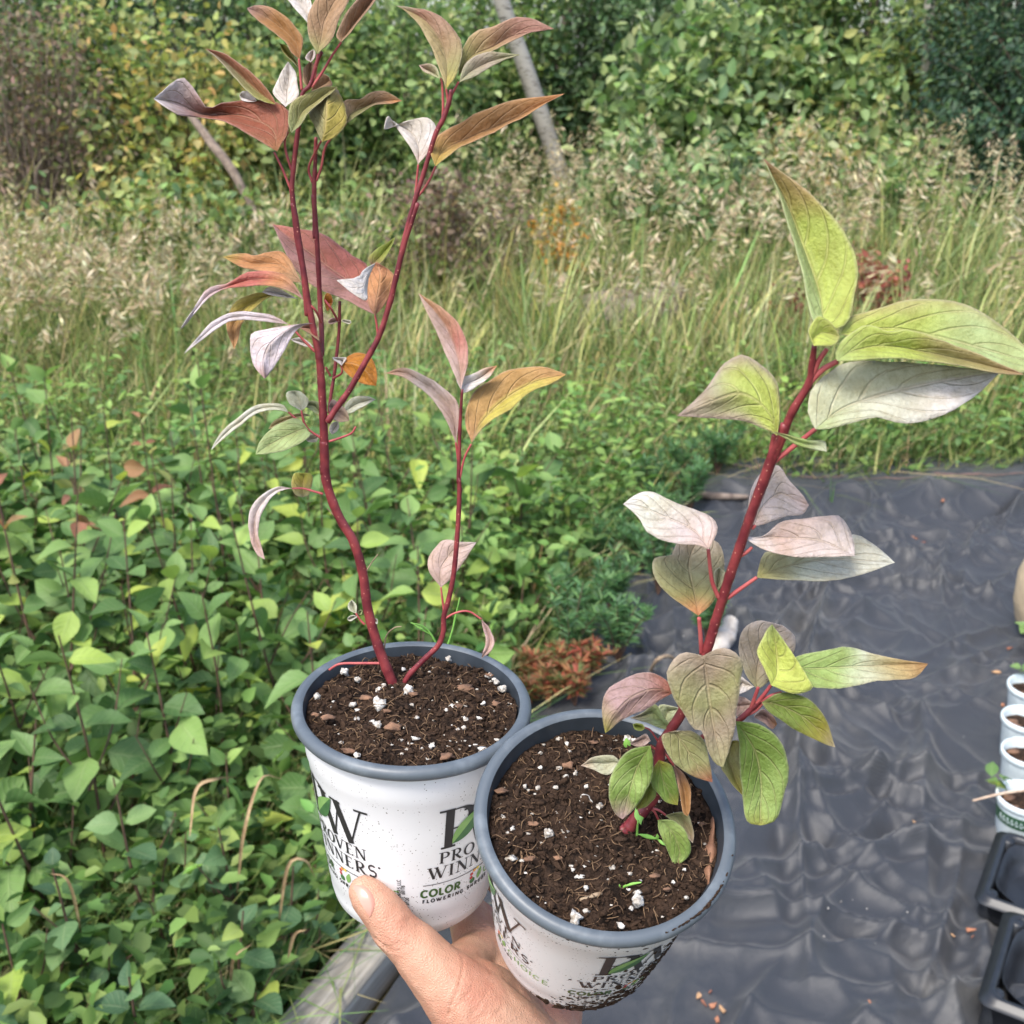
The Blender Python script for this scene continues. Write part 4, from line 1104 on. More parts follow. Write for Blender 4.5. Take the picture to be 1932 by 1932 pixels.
stick(60, *mud(30, 25, -0.014, 0.004), 0.5)
V, Q = join(cr); tag(part('mud', V, Q, M_CRUMB, pot2), kind='stuff')

# ================================================================== THE TWO RED-STEMMED DOGWOODS
t = NT('dogwood_leaf')
colr = t.new('VertexColor', layer_name='Col').outputs[0]
sp = t.new('SeparateXYZ'); t.link(t.new('UVMap').outputs[0], sp.inputs[0])
u = t.math('ABSOLUTE', t.math('MULTIPLY_ADD', sp.outputs[0], 2, -1)); v = sp.outputs[1]
rib = t.math('SUBTRACT', 1.0, t.step(u, 0.015, 0.075))
w = t.math('FRACT', t.math('SUBTRACT', t.math('MULTIPLY', v, 5.0), t.math('MULTIPLY', t.math('POWER', u, 1.3), 2.1)))
side = t.math('SUBTRACT', 1.0, t.step(t.math('ABSOLUTE', t.math('SUBTRACT', w, 0.5)), 0.015, 0.10))
side = t.math('MULTIPLY', side, t.math('SUBTRACT', 1.0, t.step(u, 0.75, 1.0)))
vn = t.math('MAXIMUM', rib, t.math('MULTIPLY', side, 0.7))
mot = t.noise(150, 5, 0.65)
c = t.mix(t.math('MULTIPLY', t.step(mot, 0.38, 0.66), 0.60), colr, t.mix(1.0, colr, (0.66, 0.62, 0.50), 'MULTIPLY'))
c = t.mix(t.math('MULTIPLY', t.step(t.noise(620, 4, 0.7), 0.40, 0.62), 0.32), c, t.mix(1.0, c, (0.72, 0.70, 0.66), 'MULTIPLY'))
c = t.mix(t.math('MULTIPLY', t.step(t.noise(55, 3), 0.45, 0.7), 0.25), c, t.mix(1.0, colr, (1.05, 0.92, 0.7), 'MULTIPLY'))
c = t.mix(t.math('MULTIPLY', vn, 0.35), c, t.mix(0.5, c, lin((210, 184, 150))))
spot = t.math('LESS_THAN', t.voro(85, out='Distance'), t.math('MULTIPLY', t.step(t.noise(24, 2), 0.60, 0.75), 0.16))
c = t.mix(t.math('MULTIPLY', spot, 0.7), c, lin((110, 62, 44)))
edge_ = t.math('MULTIPLY', t.step(u, 0.90, 1.0), 0.35)
c = t.mix(edge_, c, t.mix(0.55, c, lin((212, 196, 182))))
t.base(c, 0.58, 0.32)
hgt = t.math('ADD', t.math('MULTIPLY', vn, -0.4), t.math('MULTIPLY', t.noise(90, 4), 0.5))
t.bump(t.math('ADD', hgt, t.math('MULTIPLY', t.noise(700, 3), 0.35)), 0.65, 0.0030)
t.translucent(t.mix(1.0, c, (1.0, 0.95, 0.55), 'MULTIPLY'), 0.2)
M_DOG = t.m
t = NT('dogwood_stem')
c = t.mix(t.step(t.noise(120, 4), 0.35, 0.65), lin((98, 34, 42)), lin((134, 56, 58)))
c = t.mix(t.math('LESS_THAN', t.voro(420), 0.12), c, lin((178, 120, 104)))
t.base(c, 0.42, 0.45); t.bump(t.noise(300, 3), 0.2, 0.001)
M_RSTEM = t.m
M_PET = simple('petiole_pink', (178, 92, 88), (156, 66, 70), 0.45, 120)
M_DRY = simple('dry_twig', (166, 146, 120), (120, 100, 82), 0.8, 200)

C_ = dict(tan=(168, 130, 94), brown=(150, 112, 80), olive=(152, 148, 84), redb=(152, 98, 82), white=(232, 226, 226), pinkred=(188, 110, 98), purp=(142, 104, 106), orange=(206, 142, 88), lilac=(228, 216, 224), yel=(204, 190, 84), pgreen=(204, 208, 182), green=(126, 148, 88), taupe=(172, 158, 142), mauve=(176, 150, 148), yg=(176, 192, 86), byg=(198, 212, 92), lgreen=(170, 190, 128), gtaupe=(158, 158, 118), red=(190, 88, 80), pink=(212, 184, 176), pmauve=(214, 200, 198), pgw=(220, 220, 206), obrown=(184, 132, 74), yol=(180, 164, 66), dgreen=(120, 136, 78))  # white and lilac: pale undersides, and sky sheen painted in as colour

def pig(c):
    """deepen a leaf colour a little"""
    y = c @ np.array([0.21, 0.72, 0.07]); w_ = np.clip((y - 0.45) / 0.3, 0, 1)[:, None]
    s = y[:, None] + (c - y[:, None]) * (1.22 - 0.2 * w_)
    return np.clip(s * (0.80 + 0.08 * w_), 0.01, 0.8)

class Plant:
    def __init__(s, name, label, base, d0, slope, y0):
        s.d0, s.slope, s.y0 = d0, slope, y0
        s.base = np.asarray(base); s.root = thing(name, label, 'plant', s.base, 'red stemmed dogwood cuttings')
    def D(s, y): return s.d0 + s.slope * (y - s.y0)
    def pt(s, f, p, z=0.0):
        x, y = f(p[0], p[1]); dz = p[2] if len(p) > 2 else 0.0
        return P(x, y, s.D(y) + (z + dz) / 100.0)
    def stem(s, f, pts, r, name='stem', mat=None, z=0.0, nodes=True, start=None, end=None):
        """r in photo px (1932 frame)"""
        q = [s.pt(f, p, z) for p in pts]
        if start is not None: q[0] = np.asarray(start)
        rr = np.interp(np.linspace(0, 1, len(q)), np.linspace(0, 1, len(r)), r) * 0.45 / F
        n = max(14, len(q) * 7)
        c = catmull(np.hstack([np.array(q), rr[:, None]]), n)
        if nodes:                                   # swollen joints
            c[:, 3] *= 1 + 0.10 * np.maximum(0, np.sin(np.arange(n) * 0.9)) ** 6 + 0.04 * noise(xyz(np.arange(n) * 1.0, 0), 0.6, 1, len(pts))
        V, Q = tube(c[:, :3], c[:, 3], 9)
        return part(name, V, Q, mat or M_RSTEM, s.root)
    def leaf(s, f, base, tip, L, R, mid=None, c=('olive',), e=None, k=0.25, z=0.0, fold=0.35, tz=0.0, lz=0.0, rz=0.0, u=None, cl=None, cr=None):
        """blade spanned by its left edge, midrib and right edge, traced from the photo and set in depth.
        k tilts the blade back (depth per height), z moves it (cm, + = away), fold = depth of the midrib fold in cm,
        tz/lz/rz push tip / left edge / right edge; c = colour from base to tip, pale sheen painted in, cl/cr = pigment of one half"""
        nt, ns = 22, 5
        fb = f(*base[:2])
        d0 = s.D(fb[1]) + z / 100.0
        def ptz(p, dz):
            x, y = f(p[0], p[1]); dz = dz + (p[2] if len(p) > 2 else 0.0)
            return P(x, y, d0 + k * (fb[1] - y) * d0 / F + dz / 100.0)
        B, T_ = ptz(base, 0), ptz(tip, tz)
        def curve(pts, dz):
            n = len(pts)
            return catmull([B] + [ptz(p, dz + tz * 0.5 * (i + 1) / (n + 1)) for i, p in enumerate(pts)] + [T_], nt)
        CL, CR = curve(L, lz), curve(R, rz)
        bl_ = np.sin(np.pi * np.linspace(0, 1, nt))[:, None]
        for C0 in (CL, CR):
            C0 += bl_ * 0.0007 * np.stack([noise(C0, 170, 2, 31 + q_ + len(s.root.children)) for q_ in range(3)], -1)
        if mid is None: CM = (CL + CR) / 2
        else: CM = curve(mid, 0)
        bell = np.sin(np.pi * np.linspace(0, 1, nt))[:, None]
        CM = CM + FW * (fold / 100.0) * bell
        rows = []
        for i in range(nt):
            row = []
            for jj in range(-ns, ns + 1):
                a = abs(jj) / ns; E = CL[i] if jj < 0 else CR[i]
                q = CM[i] + (E - CM[i]) * a - FW * (0.0009 * math.sin(math.pi * a) * bell[i, 0] * (1 if fold >= 0 else -1))
                row.append(q)
            rows.append(row)
        V = np.array(rows).reshape(-1, 3)
        V += FW * (0.0007 * noise(V, 120, 2, len(s.root.children) * 0.7))[:, None]
        nv = 2 * ns + 1
        Q = grid_quads(nt, nv)
        # thickness: an upper and a lower skin joined round the rim
        e1 = V.reshape(nt, nv, 3)
        nrm = np.cross(np.gradient(e1, axis=0), np.gradient(e1, axis=1)); nrm /= np.linalg.norm(nrm, axis=2)[..., None] + 1e-12
        V2 = V - nrm.reshape(-1, 3) * 0.00025
        n0 = len(V)
        idx = np.arange(n0).reshape(nt, nv)
        rim = np.concatenate([idx[0, :], idx[1:, -1], idx[-1, -2::-1], idx[-2:0:-1, 0]])
        rq = np.stack([rim, np.roll(rim, -1), np.roll(rim, -1) + n0, rim + n0], -1)
        QQ = np.vstack([Q, Q[:, ::-1] + n0, rq])
        # pigment, plus pale sheen painted in by the whitish tones
        tt = np.repeat(np.linspace(0, 1, nt), nv); ss = np.tile(np.linspace(-1, 1, nv), nt)
        stops = np.array([lin(C_[q] if isinstance(q, str) else q) for q in c])
        xs = np.linspace(0, 1, len(stops)) if len(stops) > 1 else np.array([0, 1.0])
        if len(stops) == 1: stops = np.vstack([stops, stops])
        tw = np.clip(tt + 0.18 * noise(V, 60, 2, len(s.root.children)), 0, 1)
        cc = np.stack([np.interp(tw, xs, stops[:, q]) for q in range(3)], -1)
        for half, sgn in ((cl, -1), (cr, 1)):
            if half is not None:
                m = np.clip(ss * sgn * 4 + 0.2, 0, 1)[:, None] * 0.85; cc = cc * (1 - m) + lin(C_[half] if isinstance(half, str) else half) * m
        if e is not None:
            m = (np.clip((np.abs(ss) - 0.55 + 0.3 * noise(V, 80, 2, 3)) / 0.45, 0, 1) * 0.75)[:, None]
            cc = cc * (1 - m) + lin(C_[e] if isinstance(e, str) else e) * m
        cb = cc if u is None else np.repeat(lin(C_[u])[None], n0, 0)
        if u is None: cb = cc * 0.8 + lin((208, 204, 194)) * 0.2
        cc, cb = pig(cc), pig(cb)
        uvv = np.stack([ss * 0.5 + 0.5, tt], -1)
        return part('leaf', np.vstack([V, V2]), QQ, M_DOG, s.root, uv=np.vstack([uvv, uvv]), col=np.vstack([cc, cb]))

b1 = POT1.hit(*FD(965, 1350), -0.006)
A = Plant('dogwood_cutting', 'tall dogwood cutting with red stems and bronze, orange and white leaves in the upright pot', b1, proj(b1)[2], 0.10 / 1295, proj(b1)[1])
# --- stems
A.stem(FF, [(747, 1302, 0.2), (730, 1262), (712, 1215), (694, 1150), (684, 1080), (667, 1022), (645, 985), (628, 948), (615, 905), (612, 860), (611, 832)], [11.5, 11, 10, 9.5, 9.5, 9.5], start=b1 - POT1.a * 0.004)
A.stem(FC, [(1225, 1932), (1224, 1700), (1215, 1450), (1195, 1150), (1180, 1040), (1150, 900), (1110, 700), (1065, 400), (1020, 100), (1000, 0)], [9, 8, 7, 5.6, 5.2], name='branch')
A.stem(FA, [(1225, 2250), (1195, 1932), (1152, 1700), (1122, 1420), (1115, 1340), (1130, 1160), (1160, 920), (1180, 760), (1195, 660), (1250, 600), (1295, 440), (1330, 370)], [5.2, 5, 4.6, 4, 3.2], name='branch')
A.stem(FC, [(1207, 1090, 0.4), (1208, 950, 0.7), (1195, 700, 1), (1178, 350, 1), (1158, 60, 1), (1148, -60, 1)], [5, 5, 4.6], name='branch')
A.stem(FA, [(1280, 1700, 1), (1276, 1450, 1), (1275, 1310, 1), (1282, 1150, 1), (1287, 980, 1)], [4.6, 4.4, 3.4], name='branch')
A.stem(FC, [(1250, 1560), (1300, 1480), (1400, 1340), (1520, 1130), (1620, 940), (1690, 720), (1735, 540), (1800, 280), (1890, 0)], [6.6, 6, 5.4, 5], name='branch', z=-0.3)
A.stem(FB, [(370, 2160), (420, 1932), (480, 1660), (550, 1410), (605, 1240), (690, 960), (745, 850), (790, 720), (800, 640)], [5, 4.8, 4.4, 4.6, 3.6], name='branch', z=-0.3)
A.stem(FC, [(1262, 1500, 1.2), (1270, 1390, 1.4), (1300, 1200, 1.6), (1330, 920, 1.8), (1336, 700, 1.8)], [3.6, 3.6, 3.0], name='branch')
b1b = POT1.hit(*FD(985, 1345), -0.006)
A.stem(FD, [(985, 1345, 0.2), (1020, 1285), (1110, 1190), (1185, 1115), (1213, 1040), (1216, 955), (1243, 860), (1270, 720), (1290, 500), (1300, 300), (1298, 205)], [6.2, 6, 5.6, 5.4, 4.6], start=b1b - POT1.a * 0.003)
A.stem(FF, [(865, 912), (866, 860), (868, 800), (872, 735)], [4.4, 4, 2.6], name='branch')
def pet(pl, f, pts, r=(2.6, 2.0), z=0.0, mat=None): pl.stem(f, pts, r, 'petiole', mat or M_PET, z, nodes=False)
for f, pts in ((FA, [(1105, 1345), (1050, 1210), (990, 1085)]), (FA, [(1112, 1210), (1075, 1090), (1065, 1000), (1090, 940)]), (FA, [(1262, 1300, 1), (1236, 1200, 1), (1290, 1070, 0.5), (1328, 1000, 0)]), (FA, [(1290, 1290, 1), (1325, 1190, 1), (1350, 1060, 1), (1400, 980, 1), (1500, 885, 1)]),
               (FA, [(1260, 620), (1330, 520), (1400, 400), (1468, 300)]), (FA, [(1185, 640), (1172, 480), (1165, 420)]), (FA, [(1275, 560), (1290, 470), (1300, 385)]),
               (FB, [(552, 1412), (600, 1360), (655, 1270), (692, 1185)]), (FB, [(545, 1415), (556, 1300), (568, 1175)]), (FB, [(742, 852), (745, 740), (738, 600), (726, 555)]), (FB, [(780, 740), (775, 680), (766, 632)]), (FB, [(795, 700), (825, 640), (855, 585)]),
               (FC, [(1610, 950), (1600, 870), (1588, 795)]), (FC, [(1205, 850, 0.5), (1160, 760), (1090, 700)]), (FC, [(1330, 850, 1.8), (1280, 760, 1), (1230, 690, 1)]), (FC, [(1160, 1060), (1090, 990), (1030, 925), (975, 868)]), (FC, [(1190, 990, 0.4), (1170, 920), (1150, 860)]),
               (FC, [(1210, 1680), (1120, 1620), (1040, 1550), (970, 1490)]), (FC, [(1110, 1615), (1080, 1560), (1062, 1480)]), (FC, [(1290, 1250, 1.4), (1350, 1210, 1), (1345, 1150, 1)]), (FC, [(1270, 1230, 1.4), (1235, 1170, 1.2)]),
               (FC, [(1260, 1700), (1350, 1670), (1420, 1640), (1450, 1595)]),
               (FD, [(558, 292), (500, 275), (450, 262), (392, 262)]), (FD, [(1217, 935), (1207, 860), (1200, 800)]), (FD, [(1220, 970), (1280, 938), (1350, 930), (1420, 972)]), (FD, [(785, 1000), (760, 975), (738, 940)]),
               (FF, [(866, 905), (864, 870), (860, 835)]), (FF, [(867, 905), (876, 865), (889, 838)])):
    pet(A, f, pts)
pet(A, FD, [(885, 1212), (760, 1212), (650, 1216), (592, 1248)], (3.0, 2.6))
pet(A, FD, [(892, 1130), (905, 1060), (945, 1020), (985, 1012)], (1.8, 1.0), 0.6, M_DRY)
pet(A, FD, [(785, 728), (820, 670), (857, 620)], (1.8, 1.0), 0, M_DRY)
pet(A, FD, [(655, 440), (620, 410), (582, 372)], (1.6, 0.8), 0, M_DRY)
pet(A, FD, [(750, 640), (757, 600), (735, 548)], (2.2, 1.2), 0, M_DRY)
# --- leaves, top of the two left stems
A.leaf(FA, (1010, 1080), (130, 705, -1.5), [(1088, 930), (1072, 758), (850, 712), (620, 738), (500, 760, -0.3), (345, 552, -1.0)], [(860, 992), (650, 872), (440, 828, 0), (300, 815, -1.2)], [(960, 900), (720, 790), (470, 790, 0.2), (280, 720, -0.6)], c=('brown', 'redb', 'redb', 'mauve', 'white'), k=0.5, z=-0.8, fold=0.5)
A.leaf(FA, (1000, 742), (500, 347), [(980, 690), (900, 588), (800, 498), (640, 388)], [(910, 722), (830, 682), (720, 572), (600, 432)], [(930, 690), (820, 600), (640, 430)], c=('olive', 'gtaupe', 'taupe'), cl='redb', z=0.4, fold=0.5)
A.leaf(FA, (1072, 765), (1090, 440), [(985, 672), (1000, 610), (1040, 520)], [(1162, 690), (1160, 600), (1140, 510)], c=('white', 'white'), z=0.6, fold=0.3)
A.leaf(FA, (865, 720), (742, 680), [(820, 655), (770, 648)], [(820, 722), (760, 712)], c=('white',), z=0.9)
A.leaf(FA, (1170, 420), (795, 60), [(1192, 262), (1100, 148), (985, 58), (880, 33)], [(1108, 370), (1060, 292), (930, 190), (835, 112)], c=('brown', 'tan', 'tan', 'mauve'), k=0.4, z=0.2, fold=0.4)
A.leaf(FA, (1300, 385), (1540, -230), [(1235, 270), (1225, 170), (1245, 70), (1340, -80)], [(1395, 295), (1450, 160), (1540, -20), (1575, -130)], c=('olive', 'tan', 'tan', 'brown'), k=0.2, z=-0.6, fold=0.35)
A.leaf(FA, (1468, 300), (1790, -140), [(1430, 240), (1530, 60), (1660, -80)], [(1560, 205), (1670, 60), (1760, -60)], c=('tan', 'brown', 'redb'), k=0.2, z=-0.3, fold=0.7)
A.leaf(FA, (1228, 165), (1040, -80), [(1170, 100), (1105, 20), (1060, -30)], [(1265, 60), (1230, -40), (1130, -80)], c=('white', 'white'), z=0.9)
A.leaf(FA, (1250, 445), (1268, 352), [(1212, 410), (1235, 370)], [(1282, 410), (1285, 370)], c=('pmauve',), z=0.4)
A.leaf(FA, (1222, 622), (1250, 430), [(1195, 560), (1200, 480)], [(1280, 560), (1285, 480)], c=('tan', 'brown'), z=0.5)
A.leaf(FA, (1168, 485), (1030, 312), [(1130, 400), (1080, 330)], [(1130, 450), (1060, 380)], c=('gtaupe', 'olive'), z=0.9)
A.leaf(FA, (1252, 645), (1382, 548), [(1270, 560), (1310, 512), (1350, 520)], [(1330, 642), (1400, 605)], c=('brown', 'tan'), z=0.3)
A.leaf(FA, (1110, 948), (1442, 622), [(1085, 850), (1112, 742), (1222, 665), (1345, 618)], [(1180, 890), (1240, 800), (1335, 718), (1420, 650)], c=('dgreen', 'olive', 'olive'), k=0.5, z=-1.3, fold=0.5)
A.leaf(FA, (1330, 1012), (1442, 640, 0.6), [(1280, 905), (1238, 805), (1295, 690), (1370, 630)], [(1430, 972), (1512, 860), (1490, 735), (1460, 670)], c=('yol', 'yol', 'brown'), k=0.3, z=-0.6, fold=-0.5, cl='gtaupe')
A.leaf(FA, (1500, 890), (1902, 718), [(1488, 790), (1492, 718), (1600, 706), (1720, 652), (1810, 662)], [(1575, 832), (1690, 758), (1810, 742)], [(1540, 790), (1680, 720), (1800, 700)], c=('olive', 'olive', 'tan', 'orange'), k=0.4, z=0.3, fold=0.5, cl='tan')
# --- right branch
A.leaf(FB, (765, 635), (410, 40), [(722, 512), (652, 332), (562, 172), (480, 85)], [(850, 520), (882, 330), (812, 200), (732, 122), (600, 66)], [(770, 450), (730, 280), (600, 120)], c=('yol', 'olive', 'brown', 'redb', 'pgreen'), k=0.3, z=-0.5, fold=0.3, cl=(176, 158, 108))
A.leaf(FB, (852, 545), (1535, 205), [(880, 352), (960, 232), (1130, 182), (1250, 126), (1375, 130)], [(940, 452), (1080, 376), (1200, 312), (1355, 240)], [(940, 380), (1090, 300), (1250, 220)], c=('yol', 'olive', 'tan', 'redb', 'redb'), k=0.5, z=0.2, fold=0.6)
A.leaf(FB, (860, 590), (1297, 390), [(890, 482), (972, 410), (1075, 375), (1185, 380)], [(930, 562), (1050, 502), (1180, 432)], c=('gtaupe', 'taupe', 'gtaupe'), k=0.4, z=-0.4, fold=0.3)
A.leaf(FB, (726, 562), (572, 465), [(660, 545), (600, 512)], [(700, 490), (640, 458)], c=('lgreen', 'pink'), z=-0.2)
A.leaf(FB, (690, 1185), (1612, 668), [(655, 1085), (700, 972), (852, 880), (1050, 782), (1250, 712), (1450, 688)], [(760, 1132), (880, 1052), (1052, 972), (1250, 872), (1460, 750)], [(740, 1060), (900, 960), (1130, 860), (1350, 770)], c=('yol', 'obrown', 'obrown', 'orange'), k=0.5, z=-0.8, fold=0.7)
A.leaf(FB, (566, 1175), (322, 920, -0.6), [(545, 1110), (470, 985), (405, 905), (350, 825, -0.6)], [(640, 1092), (702, 930), (640, 845), (540, 850), (440, 885)], [(570, 1050), (520, 940), (420, 890)], c=('pink', 'white', 'white', 'white'), k=0.1, z=0.3, fold=0.3)
# --- middle whorl
A.leaf(FC, (1590, 795), (855, 150, 0.8), [(1510, 762), (1400, 702), (1250, 642), (1110, 570), (1000, 450), (920, 290)], [(1560, 600), (1530, 442), (1430, 378), (1340, 300), (1200, 215), (1040, 182)], [(1450, 600), (1280, 470), (1080, 320)], c=('mauve', (198, 104, 86), (196, 100, 84), (190, 106, 92), 'pinkred'), cl=(158, 108, 106), k=0.55, z=0.8, fold=0.2)
A.leaf(FC, (1590, 800), (1600, 420, -0.4), [(1545, 735), (1528, 600), (1540, 470)], [(1662, 722), (1733, 580), (1690, 480)], c=('redb', 'orange', (186, 116, 84)), k=0.1, z=-0.2, fold=-0.4)
A.leaf(FC, (1590, 425), (1315, 552, -1.2), [(1530, 560), (1528, 690, -0.4), (1420, 635, -0.9)], [(1545, 455, -0.3), (1440, 528, -0.9)], c=('white', 'white', 'white'), k=0.9, z=-0.7, fold=-0.1)
A.leaf(FC, (1065, 565), (503, 385), [(1000, 562), (900, 532), (760, 486), (620, 452)], [(950, 362), (830, 350), (722, 384), (680, 366), (600, 366)], c=('tan', 'orange', 'orange', 'yol'), k=0.5, z=1.0, fold=0.25)
A.leaf(FC, (1090, 702), (198, 900, -1.5), [(1020, 652), (900, 602), (800, 590), (640, 596), (520, 612), (440, 652), (330, 752), (250, 850)], [(980, 540), (850, 490), (700, 490), (600, 540), (530, 578), (430, 590), (370, 642), (280, 765)], c=('purp', 'orange', 'red', 'red', 'lilac', 'lilac', 'white'), k=0.5, z=0.2, fold=0.25)  # whitish outer half is sheen on the red blade, painted into the colour
A.leaf(FC, (1005, 672), (582, 1042), [(850, 662), (762, 720), (700, 772), (645, 850), (612, 975)], [(862, 640), (750, 640), (622, 690), (552, 762), (530, 900)], c=('olive', 'yol', 'yol', 'obrown', 'obrown'), k=0.2, z=1.3, fold=0.3)
A.leaf(FC, (1035, 682), (780, 635), [(950, 674), (860, 662)], [(920, 622), (832, 600)], c=('white',), z=1.1)
A.leaf(FC, (975, 866), (224, 1076), [(850, 852), (700, 832), (560, 852), (460, 902), (360, 972)], [(850, 802), (700, 780), (560, 786), (440, 842), (345, 935)], c=('mauve', 'lilac', 'lilac', 'white'), k=0.4, z=0.0, fold=0.15)
A.leaf(FC, (1150, 856), (800, 1252, -0.8), [(1010, 865), (850, 890), (722, 922), (695, 1010), (715, 1150)], [(1060, 885), (985, 968), (905, 1120), (842, 1205)], [(1020, 880), (860, 1000), (800, 1130)], c=('mauve', 'lilac', 'lilac', 'lilac', 'mauve'), k=0.0, z=-0.9, fold=-0.3)
A.leaf(FC, (1192, 985), (1055, 892), [(1155, 960), (1105, 925)], [(1168, 870), (1110, 855)], c=('brown', 'redb'), z=-0.3)
A.leaf(FC, (1150, 1025), (985, 970), [(1090, 1025), (1030, 1000)], [(1080, 962), (1030, 958)], c=('white',), z=0.7)
A.leaf(FC, (1345, 1150), (1596, 1302), [(1368, 1192), (1450, 1262), (1530, 1296)], [(1395, 1092), (1480, 1064), (1562, 1110), (1602, 1205)], c=('orange', 'obrown', 'orange'), z=1.0, fold=-0.3)
A.leaf(FC, (1350, 1160), (1284, 1098), [(1310, 1130), (1290, 1112)], [(1385, 1110), (1330, 1098)], c=('white',), z=0.8)
A.leaf(FC, (1225, 690), (1285, 700), [(1250, 760), (1275, 730)], [(1240, 640), (1275, 655)], c=('obrown', 'orange'), z=1.4)
A.leaf(FC, (1560, 440), (1732, 240), [(1540, 390), (1600, 330), (1680, 275)], [(1630, 425), (1690, 350), (1720, 290)], c=('redb', 'byg', 'byg'), z=2.0)
A.leaf(FC, (1330, 840, 0), (1250, 850), [(1300, 820), (1265, 825)], [(1300, 850), (1270, 860)], c=('pink',), z=1.6)
A.leaf(FC, (1345, 840), (1420, 850), [(1370, 828), (1410, 832)], [(1370, 850), (1405, 862)], c=('pgw',), z=1.6)
# --- lower whorl
A.leaf(FC, (1060, 1482), (1002, 1337), [(985, 1440), (955, 1375), (970, 1345)], [(1105, 1450), (1106, 1395), (1060, 1345)], c=('pgreen', 'pgreen'), z=0.2)
A.leaf(FC, (1200, 1502), (1048, 1440), [(1170, 1505), (1100, 1462)], [(1180, 1420), (1110, 1410)], c=('lgreen', 'pgreen'), z=0.5)
A.leaf(FC, (970, 1492), (418, 1762), [(900, 1478), (800, 1482), (700, 1532), (600, 1612), (500, 1690)], [(930, 1440), (800, 1430), (680, 1478), (560, 1575), (470, 1668)], c=('pgreen', 'pgw', 'pgw'), k=0.4, z=-0.2, fold=0.2)
A.leaf(FC, (1130, 1512), (828, 1612), [(1000, 1545), (930, 1572), (870, 1602)], [(1060, 1498), (930, 1528), (860, 1560)], c=('gtaupe', (214, 196, 140), (214, 196, 140)), z=0.6)
A.leaf(FC, (1110, 1612), (735, 1792), [(1122, 1660), (1040, 1720), (920, 1768), (820, 1790)], [(1050, 1542), (960, 1548), (850, 1610), (762, 1710)], c=('green', 'lgreen', 'lgreen'), k=0.4, z=-0.5, fold=0.3)
A.leaf(FC, (1258, 1450), (1405, 1552), [(1275, 1530), (1340, 1556)], [(1290, 1398), (1345, 1440), (1395, 1500)], c=('mauve', 'taupe'), z=0.8)
A.leaf(FC, (1370, 1495), (1592, 1400), [(1378, 1432), (1450, 1378), (1530, 1378)], [(1420, 1502), (1500, 1452)], c=('pgreen', 'pgw'), z=0.8, k=0.4)
A.leaf(FC, (1195, 1650), (1098, 1690), [(1150, 1640), (1115, 1655)], [(1170, 1700), (1120, 1702)], c=('pgw',), z=0.5)
A.leaf(FC, (1280, 1650), (1325, 1556), [(1260, 1610), (1285, 1565)], [(1310, 1630), (1330, 1590)], c=('white', 'pgw'), z=0.6)
# --- second stem
A.leaf(FF, (870, 735), (789, 552), [(846, 682), (822, 622), (805, 588)], [(883, 682), (878, 640), (850, 594)], c=('pink', 'pinkred', (206, 160, 124)), z=0.2, cl='pink')
A.leaf(FG_, (180, 1172), (716, 785), [(140, 1052), (180, 902), (270, 822), (400, 756), (560, 740), (660, 762)], [(262, 1072), (400, 982), (520, 882), (640, 836)], [(220, 1080), (350, 940), (530, 830)], c=('tan', 'yel', 'yel', 'yel', 'orange'), cl='obrown', k=0.45, z=-0.5, fold=0.3)
A.leaf(FF, (861, 838), (727, 704), [(850, 812), (828, 768), (798, 738), (765, 714)], [(866, 770), (845, 738), (800, 708), (762, 694)], c=('mauve', 'mauve', 'pmauve', 'orange'), k=0.3, z=0.4)
A.leaf(FF, (873, 742), (938, 690), [(862, 716), (885, 708), (915, 694)], [(890, 736), (922, 714)], c=('white', 'white', 'orange'), z=0.5)
A.leaf(FD, (392, 262), (244, 648), [(300, 254), (192, 330), (152, 430), (165, 535), (200, 620)], [(330, 276), (262, 332), (215, 425), (208, 500), (225, 570)], c=('pink', 'white', 'pmauve', 'pink', 'pink'), k=0.1, z=-0.4, fold=0.2)
A.leaf(FD, (448, 312), (445, 178), [(405, 290), (386, 230), (400, 180)], [(488, 290), (504, 230), (488, 182)], c=('gtaupe', 'yol', 'byg'), z=0.4)
A.leaf(FD, (1200, 800), (1392, 555), [(1135, 712), (1140, 622), (1212, 545), (1300, 550)], [(1262, 750), (1312, 680), (1362, 602)], c=('mauve', 'pink', 'pink', 'pmauve'), z=0.6, fold=0.2)
A.leaf(FD, (1420, 972), (1420, 1184, 0.3), [(1428, 1030), (1448, 1090), (1430, 1145)], [(1470, 1030), (1492, 1095), (1468, 1150)], c=('mauve', 'pink', 'pink'), z=0.0, fold=0.2)
A.leaf(FD, (740, 942), (716, 865), [(698, 920), (696, 890)], [(742, 920), (742, 890)], c=('pgreen',), z=0)
A.leaf(FD, (745, 960), (692, 972), [(720, 950), (700, 958)], [(725, 975), (705, 982)], c=('pgw',), z=-0.2)
A.leaf(FD, (755, 950), (772, 922), [(745, 935), (755, 922)], [(770, 945), (775, 932)], c=('lgreen',), z=0.2)
A.leaf(FD, (828, 985), (855, 1000), [(838, 970), (855, 978)], [(835, 985), (848, 1000)], c=('pgw',), z=0.0)

